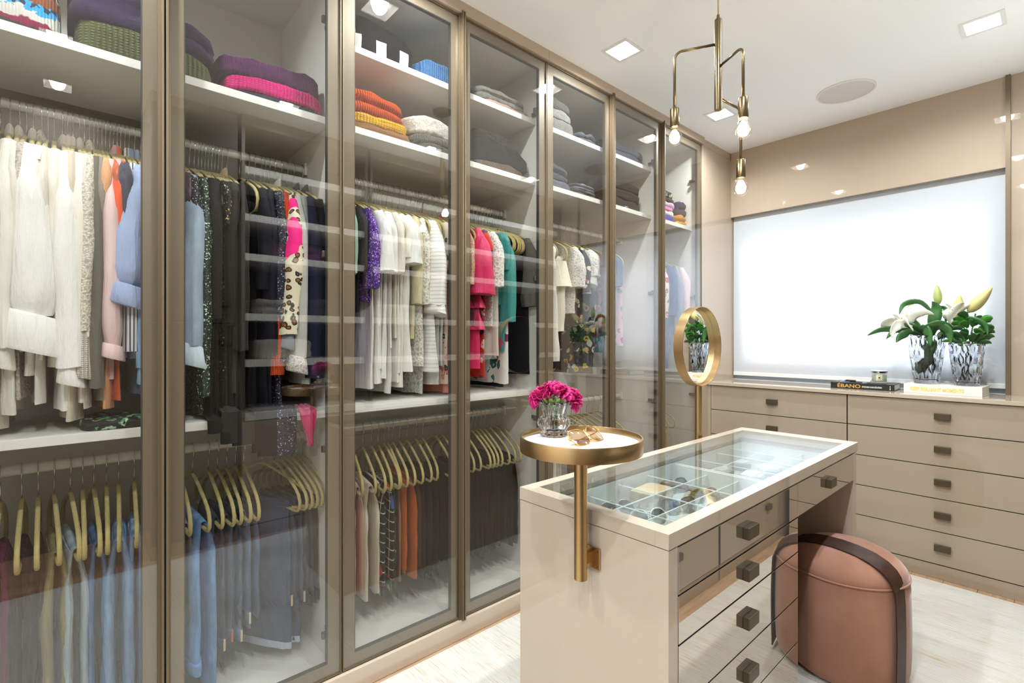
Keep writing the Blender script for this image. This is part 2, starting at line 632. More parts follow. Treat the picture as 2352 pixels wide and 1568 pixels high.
# window
win = struct(MB().box(.09, .115, 3.93, 3.97, 1.10, 1.97).box(1.36, 1.385, 3.93, 3.97, 1.10, 1.97).box(.115, 1.36, 3.93, 3.97, 1.10, 1.13).box(.115, 1.36, 3.93, 3.97, 1.94, 1.97)
             .box(.455, .535, 3.90, 3.97, 1.13, 1.94).obj('window_1', plain('window_frame_white', '#d8dade', .4)))
for a, b in ((.115, .455), (.535, 1.36)):
    MB().box(a, b, 3.948, 3.952, 1.13, 1.94).obj('window_pane', thin_glass('window_glass', (.98, .99, 1.), .04), win)

# roller blind
def blind_mat():
    t = NT('translucent_blind_fabric')
    v = t.coords()
    w = t.wave(v, 55, 'Z', 1.5, 3)
    col = t.ramp(w, [(0, (.83, .84, .86)), (1, (.90, .90, .91))])
    d = t.n('ShaderNodeBsdfDiffuse'); tr = t.n('ShaderNodeBsdfTranslucent'); mx = t.n('ShaderNodeMixShader')
    t.l(col, d.inputs[0]); t.l(col, tr.inputs[0]); mx.inputs[0].default_value = .5
    t.l(d.outputs[0], mx.inputs[1]); t.l(tr.outputs[0], mx.inputs[2]); t.l(mx.outputs[0], t.out.inputs[0])
    return t.m
bl = thing('roller_blind', 'white translucent roller blind lowered over the bright window', 'blind', (.745, 3.81, 2.17))
MB().box(.006, 1.486, 3.806, 3.808, 1.005, 2.235).obj('blind_fabric', blind_mat(), bl)
MB().box(.006, 1.486, 3.800, 3.814, .985, 1.012, .003).obj('bottom_bar', plain('blind_bar_white', '#e3e1dd', .5), bl)
MB().tube([(.006, 3.815, 2.235), (1.486, 3.815, 2.235)], .02, 14).obj('roller_tube', plain('blind_tube', '#cfcfcf', .5), bl, smooth=40)

# ---------------------------------------------------------------- crown and plinth of the wardrobe
struct(MB().box(-.60, .018, -.345, 1.7585, 2.617, CZ, .002).obj('trim_2', M_TAUPE_WALL))
struct(MB().box(-.60, .018, 1.7595, 3.325, 2.617, CZ, .002).obj('trim_3', M_TAUPE_WALL))
struct(MB().box(-.03, .0, 3.312, 3.765, 2.617, CZ, .0).box(0, .004, 3.312, 3.765, .0, 2.612).obj('wall_back_left_panel', M_TAUPE_WALL))
struct(MB().box(-.58, .016, -.345, 3.325, .0, .078, .003).obj('baseboard_left', M_ISLAND))

# ================================================================== recessed ceiling spots
def ceiling_spot(x, y, label):
    r = thing('recessed_ceiling_light', label, 'ceiling light', (x, y, CZ), 'recessed square ceiling lights')
    m = MB()
    o, i = .075, .058
    for (a, b, c, d) in ((-o, -i, -o, o), (i, o, -o, o), (-i, i, -o, -i), (-i, i, i, o)):
        m.box(x + a, x + b, y + c, y + d, CZ - .004, CZ + .003)
    m.obj('trim_frame', M_WHITE, r)
    m = MB()
    q = .045
    P = [(x - i, y - i, CZ), (x + i, y - i, CZ), (x + i, y + i, CZ), (x - i, y + i, CZ)]
    Q = [(x - q, y - q, CZ + .035), (x + q, y - q, CZ + .035), (x + q, y + q, CZ + .035), (x - q, y + q, CZ + .035)]
    m.add(P + Q, [(0, 1, 5, 4), (1, 2, 6, 5), (2, 3, 7, 6), (3, 0, 4, 7), (4, 5, 6, 7)])
    m.obj('reflector', plain('spot_reflector', '#f4f3f0', .4), r)
    MB().lathe([(.036, .0), (.036, .012), (.030, .014)], 28, (x, y, CZ + .018)).obj('lamp_lens', emit('spot_lens', (1, .95, .88), 26.), r, smooth=40)
    ld = bpy.data.lights.new('spot_lamp', 'SPOT')
    ld.energy = SPOT_W; ld.color = WARM; ld.spot_size = R(172); ld.spot_blend = .72; ld.shadow_soft_size = .03
    lo = bpy.data.objects.new('spot_lamp', ld); C.objects.link(lo)
    lo.parent = r; lo.location = (0, 0, .008)
    return r
SL = ['square recessed ceiling light in front of the last wardrobe door', 'square recessed ceiling light in front of the middle wardrobe doors',
      'square recessed ceiling light over the aisle mirrored in the third wardrobe door', 'square recessed ceiling light in front of the first wardrobe door',
      'square recessed ceiling light at the far right near the window panel', 'square recessed ceiling light on the right over the front of the island',
      'square recessed ceiling light on the right over the near end of the aisle', 'square recessed ceiling light above the place of the viewer',
      'added unseen ceiling light behind the viewer on the left, brightening the wardrobe', 'added unseen ceiling light behind the viewer on the right, brightening the island end', 'added unseen ceiling light beside the tall cupboard, brightening the wardrobe']
for s, l in zip(spots, SL):
    ceiling_spot(s[0], s[1], l)

# round ceiling speaker
sp = thing('ceiling_speaker', 'round off-white ceiling speaker grille near the window wall', 'speaker', (SPK[0], SPK[1], CZ))
MB().lathe([(.142, 0), (.142, -.006), (.134, -.009), (.130, -.006), (.130, 0)], 48, (SPK[0], SPK[1], CZ)).obj('bezel', plain('speaker_bezel', '#e6e2de', .5), sp, smooth=40)
MB().lathe([(.129, -.001), (.129, -.005), (.09, -.0075), (.03, -.0085)], 48, (SPK[0], SPK[1], CZ)).obj('grille', plain('speaker_grille', '#d8d3ce', .6), sp, smooth=40)
# ================================================================== wardrobe
SEAM = [-.309, .208, .725, 1.242, 1.759, 2.276, 2.793, 3.31]
DZ0, DZ1 = .082, 2.614
def cab(root, y0, y1, shelves, rails, first_wall=True, last_wall=True):
    t = .018
    MB().box(-.61, -.593, y0, y1, .08, 2.614).obj('back_panel', M_CARC, root)
    MB().box(-.593, -.024, y0, y0 + t, .08, 2.614, .001).obj('side_panel', M_CREAM, root)
    MB().box(-.593, -.024, y1 - t, y1, .08, 2.614, .001).obj('side_panel', M_CREAM, root)
    MB().box(-.593, -.024, y0 + t, y1 - t, .08, .095).obj('bottom_panel', M_CREAM, root)
    MB().box(-.593, -.024, y0 + t, y1 - t, 2.600, 2.614).obj('top_panel', M_CARC, root)
    for z in shelves:
        MB().box(-.593, -.058, y0 + t, y1 - t, z - .025, z, .001).obj('shelf', M_CREAM, root)
    for z in rails:
        n = 14
        prof = [(.009 * math.cos(2 * math.pi * k / n), .015 * math.sin(2 * math.pi * k / n)) for k in range(n)]
        MB().rings([[(-.295 + a, y, z + b) for a, b in prof] for y in (y0 + t, y1 - t)]).obj('hanging_rail', plain('cream_rail', '#d6d0c6', .35), root, smooth=40)
        for y in (y0 + t, y1 - t - .012):
            MB().box(-.312, -.278, y, y + .012, z - .024, z + .024, .004).obj('rail_socket', M_CREAM, root)

def door(root, y0, y1, handle=None, hinge=None):
    """framed bronze glass door; handle 'L'/'R' vertical pull on that edge, hinges on the other side"""
    g = .0022
    a, b = y0 + g, y1 - g
    fw = .046
    m = MB()
    m.box(-.018, -.002, a + .004, a + fw, DZ0 + .004, DZ1 - .004).box(-.018, -.002, b - fw, b - .004, DZ0 + .004, DZ1 - .004)
    m.box(-.018, -.002, a + fw, b - fw, DZ0 + .004, DZ0 + fw).box(-.018, -.002, a + fw, b - fw, DZ1 - fw, DZ1 - .004)
    d = m.obj('door', M_BRONZE_D, root)
    MB().box(-.0015, .0025, a + .0045, b - .0045, DZ0 + .0045, DZ1 - .0045).obj('glass_pane', M_DOORGLASS, d)
    e = MB()
    e.box(-.02, .0045, a, a + .004, DZ0, DZ1).box(-.02, .0045, b - .004, b, DZ0, DZ1)
    e.box(-.02, .0045, a + .004, b - .004, DZ0, DZ0 + .0042).box(-.02, .0045, a + .004, b - .004, DZ1 - .0042, DZ1)
    e.obj('edge_trim', M_BRONZE, d)
    s = MB()
    i0, i1 = fw, fw + .003
    s.box(-.019, -.003, a + i0, a + i1, DZ0 + i0, DZ1 - i0).box(-.019, -.003, b - i1, b - i0, DZ0 + i0, DZ1 - i0)
    s.box(-.019, -.003, a + i1, b - i1, DZ0 + i0, DZ0 + i1).box(-.019, -.003, a + i1, b - i1, DZ1 - i1, DZ1 - i0)
    s.obj('inner_gasket', plain('black_gasket', '#3b3731', .6), d)
    if handle:
        y = a if handle == 'L' else b
        s = 1 if handle == 'L' else -1
        h = MB()
        ys = sorted((y, y + s * .006)); h.box(.0045, .026, ys[0], ys[1], DZ0 - .004, DZ1 + .012, .001)
        ys = sorted((y + s * .006, y + s * .013)); h.box(.0045, .010, ys[0], ys[1], DZ0 - .004, DZ1 + .012)
        h.obj('pull_handle', M_BRONZE, d)
    if hinge:
        y = a + .03 if hinge == 'L' else b - .03
        s = 1 if hinge == 'L' else -1
        for z in (.22, .87, 1.55, 2.37):
            h = MB(); ys = sorted((y - s * .012, y + s * .028))
            h.box(-.034, -.019, ys[0], ys[1], z - .012, z + .012, .003)
            ys = sorted((y - s * .012, y + s * .0)); h.box(-.075, -.03, ys[0], ys[1], z - .009, z + .009, .003)
            h.obj('hinge', M_GREY, d)

mods = [
    ('wide wardrobe cabinet with white blouses, black dresses and jeans behind glass', 0, 2, (2.045, 1.0), (1.918, .88)),
    ('wide wardrobe cabinet with white tops, pink and teal blouses and black trousers', 2, 4, (2.345, 2.045, 1.005), (1.918, .88)),
    ('wide wardrobe cabinet with grey sweaters and a row of empty hangers', 4, 6, (2.345, 2.045), (1.918, .88)),
    ('narrow wardrobe cabinet with a colourful folded stack beside the window wall', 6, 7, (2.045,), (1.80, .88)),
]
for lab, i, j, sh, ra in mods:
    y0, y1 = SEAM[i], SEAM[j]
    root = thing('wardrobe_cabinet', lab, 'wardrobe', (-.3, (y0 + y1) / 2, .08), 'glass-fronted wardrobe cabinets along the left wall')
    cab(root, y0, y1, sh, ra)
    if j - i == 2:
        door(root, SEAM[i], SEAM[i + 1], 'R', 'L')
        door(root, SEAM[i + 1], SEAM[j], 'L', 'R')
    else:
        door(root, SEAM[i], SEAM[j], 'L', 'R')
# ================================================================== drawers under the window
M_GAP = plain('drawer_gap', '#2a231d', .7)
def knob(x0, x1, y0, y1, z0, z1, parent):
    return MB().box(x0, x1, y0, y1, z0, z1, .002).obj('knob', M_KNOB, parent)
def chest(x0, x1, label):
    r = thing('drawer_chest', label, 'chest', ((x0 + x1) / 2, 3.58, 0), 'drawer chests under the window')
    MB().box(x0, x1, 3.415, 3.755, .004, .934).obj('body', M_GAP, r)
    MB().box(x0, x1, 3.402, 3.416, .0, .072, .001).obj('plinth', M_TAUPE, r)
    zs = [.075, .247, .419, .591, .763, .934]
    for i in range(5):
        d = MB().box(x0 + .002, x1 - .002, 3.40, 3.416, zs[i] + .0022, zs[i + 1] - .0022, .0015).obj('drawer', M_TAUPE, r)
        cx = (x0 + x1) / 2; cz = (zs[i] + zs[i + 1]) / 2 + .004
        knob(cx - .033, cx + .033, 3.380, 3.40, cz - .0165, cz + .0165, d)
chest(.025, .849, 'left taupe gloss chest of five drawers under the window')
chest(.851, 1.70, 'right taupe gloss chest of five drawers behind the pink pouf')
ct = MB().box(.005, 1.725, 3.385, 3.7635, .9355, .957, .002).obj('counter_top', lacquer('counter_lacquer', '#c4b29d', .06, .8))
tag(ct, 'long pale taupe counter top along the window', 'counter')
MB().box(.004, .0245, 3.40, 3.42, 0, .9345).obj('filler_strip', M_TAUPE, ct)

# ================================================================== island
IX0, IX1, IY0, IY1, IZ = .633, 1.118, .993, 2.49, .82
isl = thing('dressing_island', 'gloss taupe dressing island with glass display top and knee space', 'island', (.875, 1.74, 0))
M_MIR = NT('bronze_mirror_front')
_b = M_MIR.bsdf((.60, .545, .485), .012, .86)
M_MIR = M_MIR.m
# top frame with glazed opening
m = MB()
gx0, gx1, gy0, gy1 = .670, 1.083, 1.036, 2.414
m.box(IX0, gx0, IY0, IY1, .784, IZ, .0012).box(gx1, IX1, IY0, IY1, .784, IZ, .0012).box(gx0, gx1, IY0, gy0, .784, IZ, .0012).box(gx0, gx1, gy1, IY1, .784, IZ, .0012)
m.obj('top_frame', M_ISLAND, isl)
MB().box(gx0 + .001, gx1 - .001, gy0 + .001, gy1 - .001, .8125, .8185).obj('glass_top', thin_glass('display_glass', (.95, .975, .965), .032, .8), isl)
MB().box(IX0 + .001, IX1 - .001, IY0 + .001, 1.034, .012, .782, .001).obj('near_end_panel', M_ISLAND, isl)
MB().box(IX0 + .001, IX1 - .001, 2.427, 2.47, .012, .782, .001).obj('far_end_panel', M_ISLAND, isl)
MB().box(IX0 + .001, .655, 1.034, 2.427, .012, .782).obj('back_panel', M_ISLAND, isl)
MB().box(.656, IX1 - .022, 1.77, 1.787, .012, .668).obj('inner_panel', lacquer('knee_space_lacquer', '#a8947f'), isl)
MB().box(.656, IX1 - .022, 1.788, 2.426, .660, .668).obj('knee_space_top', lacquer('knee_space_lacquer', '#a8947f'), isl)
MB().box(.656, IX1 - .06, 1.036, 1.768, .012, .668).obj('drawer_carcass', M_GAP, isl)
dr = [(.672, .780), (.559, .668), (.410, .555), (.265, .406), (.018, .261)]
for a, b in dr:
    d = MB().box(IX1 - .02, IX1, 1.0355, 1.7865, a, b, .0008).obj('drawer', M_MIR, isl)
    cz = (a + b) / 2 + (0 if a > .1 else .05)
    knob(IX1, IX1 + .018, 1.370, 1.436, cz - .0165, cz + .0165, d)
d = MB().box(IX1 - .02, IX1, 1.7895, 2.4255, .672, .780, .0008).obj('drawer', M_MIR, isl)
knob(IX1, IX1 + .018, 2.070, 2.136, .7095, .7425, d)
MB().box(.655, IX1 - .02, 1.034, 1.768, .668, .676).obj('display_tray', plain('display_tray_white', '#cdd0cc', .5), isl)
MB().box(.655, IX1 - .02, 1.806, 2.427, .668, .676).obj('display_tray', plain('display_tray_white', '#cdd0cc', .5), isl)
wl = plain('display_tray_lining', '#d3d5d0', .5)
for y0, y1 in ((1.0345, 1.79), (1.80, 2.4265)):
    m = MB()
    m.box(.6555, .664, y0, y1, .676, .762).box(IX1 - .030, IX1 - .0205, y0, y1, .676, .762).box(.664, IX1 - .030, y0, y0 + .008, .676, .762).box(.664, IX1 - .030, y1 - .008, y1, .676, .762)
    m.obj('tray_walls', wl, isl)
ac = thin_glass('acrylic_divider', (.97, .98, .98), .09, 1.4)
ae = plain('acrylic_edge', '#eef2f2', .2)
def divider(x0, x1, y0, y1):
    d = MB().box(x0, x1, y0, y1, .6765, .746).obj('acrylic_divider', ac, isl)
    MB().box(x0, x1, y0, y1, .746, .749).obj('divider_edge', ae, d)
for y in (1.253, 1.432, 1.61):
    divider(.665, IX1 - .031, y, y + .002)
for x in (.81, .925):
    divider(x, x + .002, 1.044, 1.781)
for y in (1.98, 2.16, 2.30):
    divider(.665, IX1 - .031, y, y + .002)
for x in (.79, .93):
    divider(x, x + .002, 1.81, 2.417)

# ================================================================== tray on a brass post at the island
tr = thing('swivel_tray', 'round brass tray on a post clamped to the near end of the island', 'tray', (.896, .957, .655))
tc = (.896, .957)
MB().tube([(tc[0], tc[1], .655), (tc[0], tc[1], .980)], .0165, 28).obj('post', M_BRASS, tr, smooth=40)
MB().lathe([(.148, .975), (.1515, .976), (.1515, 1.0115), (.151, 1.0122), (.1475, 1.0122), (.147, 1.0115), (.147, .990), (.02, .990), (.02, .975)], 96, (tc[0], tc[1], 0), cap0=False, cap1=True).obj('rim', M_BRASS, tr, smooth=40)
MB().lathe([(.1468, .9905), (.1468, .997), (.002, .997)], 72, (tc[0], tc[1], 0)).obj('tray_floor', plain('white_tray_lacquer', '#f3f1ec', .25), tr)
br = MB().box(.862, .930, .9885, .993, .676, .730, .0008).obj('bracket', M_BRASS, tr)
MB().box(.889, .904, .970, .9888, .690, .716).obj('clamp', M_BRASS, tr)
for z in (.684, .722):
    for x in (.868, .924):
        MB().lathe([(.0022, 0), (.0022, .0012), (.001, .0014)], 12).xf(Matrix.Translation((x, .9885, z)) @ Matrix.Rotation(R(90), 4, 'X')).obj('screw', M_KNOB, br)

# ================================================================== round mirror on a brass post
mi = thing('round_mirror', 'round vanity mirror with brass rim on a brass post behind the island', 'mirror', (.598, 2.124, 0))
mc = Vector((.598, 2.124, 1.222))
rotY = Matrix.Rotation(R(90), 4, 'Y')
def ringx(prof, n=96):
    m = MB().lathe([(r, z) for r, z in prof], n, cap0=False, cap1=False)
    k = len(prof)
    return m.xf(Matrix.Translation(mc) @ rotY)
MB().rings([[tuple(mc + Vector((x, r * math.cos(2 * math.pi * k / 96), r * math.sin(2 * math.pi * k / 96)))) for k in range(96)]
            for r, x in ((.178, -.021), (.178, .021), (.1775, .0215), (.175, .0215), (.1745, .021), (.1745, -.021))], closed=True).obj('rim', M_BRASS, mi, smooth=40)
mm = NT('silver_mirror'); mm.bsdf((.93, .94, .94), .0, 1.)
MB().lathe([(.1738, -.003), (.1738, .003)], 96).xf(Matrix.Translation(mc + Vector((-.012, 0, 0))) @ rotY).obj('mirror_glass', mm.m, mi, smooth=40)
MB().lathe([(.1742, -.001), (.1742, .001)], 96).xf(Matrix.Translation(mc + Vector((-.0175, 0, 0))) @ rotY).obj('back_plate', plain('black_mirror_back', '#161412', .5), mi, smooth=40)
MB().tube([(mc.x, mc.y, .30), (mc.x, mc.y, mc.z - .176)], .0155, 24).obj('post', M_BRASS, mi, smooth=40)
MB().box(mc.x + .014, .6335, mc.y - .02, mc.y + .02, .40, .46, .001).obj('bracket', M_BRASS, mi)

# ================================================================== pouf
px, py = 1.137, 2.228
pf = thing('pouf', 'dusty pink velvet pouf with a dark leather strap half under the island', 'pouf', (px, py, .012))
def velvet():
    t = NT('dusty_pink_velvet')
    b = t.bsdf('#b48670', .85, 0., **{'Sheen Weight': .55, 'Sheen Roughness': .35, 'Specular IOR Level': .2})
    f = t.noise(t.coords((1, 1, .6)), 7, 4)
    t.l(t.ramp(f, [(.3, '#a3745f'), (.7, '#bd8c78')]), b.inputs['Base Color'])
    return t.m
M_VEL = velvet()
MB().lathe([(.165, .014), (.178, .018), (.191, .03), (.199, .06), (.2025, .12), (.2035, .22), (.2015, .32), (.1985, .378), (.195, .388)], 64, (px, py, 0)).obj('side', M_VEL, pf, smooth=50)
MB().lathe([(.1955, .3885), (.1965, .392), (.191, .410), (.178, .430), (.155, .450), (.12, .466), (.08, .475), (.04, .479), (.004, .480)], 64, (px, py, 0)).obj('cushion_top', M_VEL, pf, smooth=50)
MB().tube([(px + .1985 * math.cos(2 * math.pi * k / 72), py + .1985 * math.sin(2 * math.pi * k / 72), .3885) for k in range(72)], .0035, 8, closed=True).obj('piping', M_VEL, pf, smooth=True)
MB().lathe([(.16, .012), (.168, .0125), (.168, .02), (.15, .02)], 48, (px, py, 0)).obj('base', plain('pouf_base_black', '#1c1a18', .6), pf)
def leather():
    t = NT('dark_brown_leather')
    b = t.bsdf('#3a241a', .5)
    f = t.noise(t.coords(), 25, 5)
    t.l(t.ramp(f, [(.3, '#2b170e'), (.7, '#4a2817')]), b.inputs['Base Color'])
    t.bump(t.noise(t.coords(), 260, 3), .25, .001)
    return t.m
off = -.055
prof = [(.205, .03), (.207, .12), (.208, .22), (.206, .32), (.203, .380), (.198, .398), (.194, .413), (.181, .433), (.158, .453), (.122, .4695), (.08, .4785), (.04, .4828), (0, .484)]
prof = [(math.sqrt(a * a - off * off), z) for a, z in prof if a > abs(off) + .005] + [(0, .4815)]
path = [(-a, z) for a, z in prof] + [(a, z) for a, z in reversed(prof[:-1])]
ang = R(-9)
dx, dy = math.cos(ang), math.sin(ang)
def strap(u, v):
    i = u * (len(path) - 1); k = min(int(i), len(path) - 2); f = i - k
    s = path[k][0] * (1 - f) + path[k + 1][0] * f; z = path[k][1] * (1 - f) + path[k + 1][1] * f
    w = off + (v - .5) * .074
    return (px + dx * s - dy * w, py + dy * s + dx * w, z + (.5 - v) * -.012 * (z > .395))
MB().grid(strap, 72, 4, .004).obj('strap', leather(), pf, smooth=60)

# ================================================================== pendant lamp
pend = thing('pendant_lamp', 'bronze three-arm pendant lamp with bare round bulbs over the island', 'pendant lamp', (.875, 1.735, CZ))
pc = Vector((.875, 1.735, 0))
MB().tube([pc + Vector((0, 0, 2.395)), pc + Vector((0, 0, CZ - .01))], .0028, 8).obj('cord', plain('beige_cord', '#c2a27a', .7), pend, smooth=True)
MB().lathe([(.055, 0), (.055, -.018), (.045, -.024), (.006, -.024)], 36, (pc.x, pc.y, CZ)).obj('canopy', M_PENDANT, pend, smooth=40)
MB().lathe([(.005, 2.41), (.006, 2.398), (.0065, 2.396), (.0125, 2.393), (.013, 2.390), (.013, 2.073), (.0125, 2.07), (.001, 2.07)], 28, (pc.x, pc.y, 0)).obj('stem', M_PENDANT, pend, smooth=40)
M_BULB = thin_glass('bulb_glass', (1., .97, .92), .05, 1.)
M_FIL = emit('bulb_filament', (1.0, .86, .62), 60.)
def arm(a, L, z0, z_sock):
    d = Vector((math.cos(a), math.sin(a), 0)); r = .028
    pts = [pc + Vector((0, 0, z0)) + d * .010, pc + Vector((0, 0, z0)) + d * (L - r)]
    for k in range(1, 8):
        t = k / 7 * math.pi / 2
        pts.append(pc + Vector((0, 0, z0 - r)) + d * (L - r + r * math.sin(t)) + Vector((0, 0, r * math.cos(t))))
    e = pc + d * L
    pts.append(Vector((e.x, e.y, z_sock)))
    MB().tube(pts, .0048, 12).obj('arm', M_PENDANT, pend, smooth=True)
    s = MB().lathe([(.004, .001), (.0155, 0), (.0165, -.002), (.0165, -.066), (.0155, -.068), (.013, -.068)], 28, (e.x, e.y, z_sock)).obj('socket', M_PENDANT, pend, smooth=40)
    zb = z_sock - .068
    bprof = [(.0125, 0), (.0125, -.004), (.015, -.009), (.0215, -.020), (.0252, -.032), (.0258, -.041), (.0240, -.050), (.0190, -.059), (.011, -.065), (.0005, -.067)]
    b = MB().lathe(bprof, 28, (e.x, e.y, zb), cap0=False).obj('bulb', M_BULB, pend, smooth=True)
    fm = MB()
    for k in range(8):
        t = 2 * math.pi * k / 8
        fm.tube([(e.x + .004 * math.cos(t), e.y + .004 * math.sin(t), zb - .012), (e.x + .016 * math.cos(t), e.y + .016 * math.sin(t), zb - .034), (e.x + .012 * math.cos(t), e.y + .012 * math.sin(t), zb - .050)], .0034, 6)
    fm.obj('filament', M_FIL, b)
    ld = bpy.data.lights.new('bulb_lamp', 'POINT'); ld.energy = BULB_W; ld.color = (1., .86, .68); ld.shadow_soft_size = .012
    lo = bpy.data.objects.new('bulb_lamp', ld); C.objects.link(lo); lo.parent = pend; lo.location = (e.x - pc.x, e.y - pc.y, zb - .034 - CZ)
arm(R(207), .148, 2.307, 2.100)
arm(R(330), .135, 2.222, 2.050)
arm(R(84), .150, 2.115, 1.925)
# ================================================================== cabinets facing the wardrobe (they show in its glass)
def facing_unit(y0, y1, label):
    r = thing('shelving_unit', label, 'shelving unit', (2.0, (y0 + y1) / 2, 0), 'tall units facing the wardrobe')
    M_D = plain('shelving_back_taupe', '#332c26', .6)
    MB().box(2.26, 2.29, y0, y1, .08, 2.6).obj('back_panel', M_D, r)
    for y in (y0, y1 - .02):
        MB().box(1.735, 2.26, y, y + .02, .08, 2.6).obj('side_panel', plain('dark_taupe_side', '#5d5146', .5), r)
    for z in (.785, 1.125, 1.42, 1.80, 2.05, 2.35):
        MB().box(1.75, 2.26, y0 + .02, y1 - .02, z - .045, z).obj('shelf', M_CREAM, r)
    MB().box(1.735, 2.28, y0, y1, .0, .08).obj('plinth', M_TAUPE, r)
    MB().box(1.735, 2.28, y0, y1, 2.6, CZ - .002).obj('crown', M_TAUPE, r)
    for a, b in ((.085, .41), (.414, .735)):
        d = MB().box(1.733, 1.752, y0 + .003, y1 - .003, a, b, .001).obj('drawer', M_TAUPE, r)
        knob(1.715, 1.733, (y0 + y1) / 2 - .033, (y0 + y1) / 2 + .033, (a + b) / 2 - .016, (a + b) / 2 + .016, d)
    return r
facing_unit(.82, 1.66, 'open shelving unit facing the third wardrobe door')
facing_unit(1.68, 2.52, 'open shelving unit facing the middle of the island')
facing_unit(2.54, 3.755, 'open shelving unit next to the right drawer chest')
tcb = thing('tall_cupboard', 'tall plain dark taupe cupboard with square knobs at the entrance side', 'cupboard', (2.0, .58, 0))
MB().box(1.755, 2.29, .36, .80, .0, CZ - .002).obj('body', M_TAUPE, tcb)
for a, b, kz in ((.08, 1.35, 1.24), (1.354, 2.6, 1.476)):
    d = MB().box(1.735, 1.753, .363, .797, a, b, .001).obj('door', plain('dark_taupe_door', '#4d443b', .4), tcb)
    knob(1.717, 1.735, .70, .765, kz - .016, kz + .016, d)
# ================================================================== clothes
RX = -.295
rnd = random.Random(11)
M_VELVET_H = cloth('#b5a66f', .85, .3, .05)
_hang = None
def hanger_proto():
    r = thing('clothes_hanger', '', 'hanger')
    half = [(0, -.086), (.022, -.090), (.06, -.104), (.10, -.121), (.14, -.139), (.172, -.156), (.195, -.175), (.206, -.198), (.203, -.220), (.188, -.233), (.165, -.236)]
    pts = [(x, 0, z) for x, z in half] + [(x, 0, -.236) for x in (.08, 0, -.08)] + [(-x, 0, z) for x, z in reversed(half[1:])]
    MB().tube(pts, .0058, 8, closed=True, flat=.8, up=(0, 1, 0)).xf(Matrix.Identity(4)).obj('hanger_body', M_VELVET_H, r, smooth=60)
    hk = [(.0, 0, -.088), (.0, 0, -.055), (.002, 0, -.040), (.010, 0, -.030), (.0165, 0, -.018), (.0185, 0, -.004), (.016, 0, .008), (.008, 0, .016), (-.001, 0, .0178), (-.010, 0, .014), (-.0165, 0, .006), (-.0185, 0, -.004), (-.0185, 0, -.010)]
    MB().tube(hk, .0017, 6).obj('hook', M_STEEL, r, smooth=True)
    return r
def hanger(y, rz, rail_z, label, group):
    global _hang
    if _hang is None:
        _hang = hanger_proto(); h = _hang
    else:
        h = copy_tree(_hang)
    h.location = (RX, y, rail_z); h.rotation_euler = (0, 0, rz)
    h['label'] = label; h['group'] = group
    return h

def nz(x, y=0., z=0.):
    return noise.noise(Vector((x, y, z)))

def body_rings(L, w, th, hem, seed, rip=.01, k=2.5, n=26, m=16, hemw=None, drape=None, neck=.04, drop=.0, tilt=.0):
    hemw = hemw if hemw is not None else w
    prof = [(-.094, neck), (-.106, neck + .03), (-.126, .125), (-.150, .168), (-.178, w * .97), (-.21, w)]
    if drop > 0:     # strappy top: starts lower
        prof = [(-.10 - drop, w * .62), (-.115 - drop, w * .86), (-.15 - drop, w * .95), (-.21 - drop, w)]
    z0 = prof[-1][0]
    rings = []
    def ring(z, hw, t, s, cx=0.):
        r = []
        for i in range(n):
            a = 2 * math.pi * i / n
            c, d = math.cos(a), math.sin(a)
            x = hw * math.copysign(abs(c) ** .75, c)
            f = rip * s * math.sin(k * math.pi * x / max(w, .05) + seed * 2.1 + s * 1.3) + rip * .7 * s * nz(x * 14, seed * 3.1, s * 3)
            lob = 1 + .22 * s * math.cos(5 * a + seed)
            r.append((x + cx, t * d * lob + f + tilt * s, z + .006 * s * nz(x * 9, seed * 7.7)))
        return r
    for z, hw in prof:
        q = min(1., abs(z + .09) / .12)
        rings.append(ring(z, hw, th * (.35 + .65 * q), .05 * q))
    for j in range(1, m + 1):
        s = j / m
        z = z0 + (-L - z0) * s
        wob = 1 + .05 * nz(seed * 5.3, s * 4)
        rings.append(ring(z, (w + (hemw - w) * s) * wob, th + (hem - th) * s, .1 + .9 * s))
    if drape:
        for z, t in ((-L - .012, .013), (-L - .05, .012), (drape * .5 - L * .5, .013), (drape, .014)):
            q = []
            for i in range(n):
                a = 2 * math.pi * i / n
                q.append((.253 + .012 * math.cos(a), hem * 1.5 * math.sin(a) + .008 * nz(z * 20, seed), z + .02 * (1 - abs(math.sin(a))) * 0))
            rings.append(q)
    return rings

def sleeve_rings(sx, w, L, rx, ry, seed, top=.035, gather=False, lean=0., flare=1., n=18, m=14, fold=.12, x_out=.02):
    rings = []
    for j in range(m + 1):
        s = j / m
        z = -.158 - (L - .158) * s
        cx = (w - .022) + (x_out + .022) * min(1, s * 4) - .012 * s
        g = top + (1 - top / max(ry, .001)) * 0
        e = min(1, s * 2.2) if not gather else s ** .8
        a_ = .030 + (rx - .030) * e
        b_ = top * .45 + (ry - top * .45) * e
        if gather and s > .9:
            q = (s - .9) / .1
            a_ *= 1 - .35 * q; b_ *= 1 - .35 * q
        if s > .5: b_ *= 1 + (flare - 1) * (s - .5) * 2
        r = []
        for i in range(n):
            a = 2 * math.pi * i / n
            f = 1 + fold * s * math.cos(6 * a + seed * 3 + s * 2) + .10 * nz(math.cos(a) * 2 + seed, math.sin(a) * 2, s * 4)
            r.append((sx * (cx + a_ * math.cos(a) * f), lean * s + b_ * math.sin(a) * f + .006 * nz(seed, s * 3), z + .006 * nz(a, seed)))
        rings.append(r)
    return rings

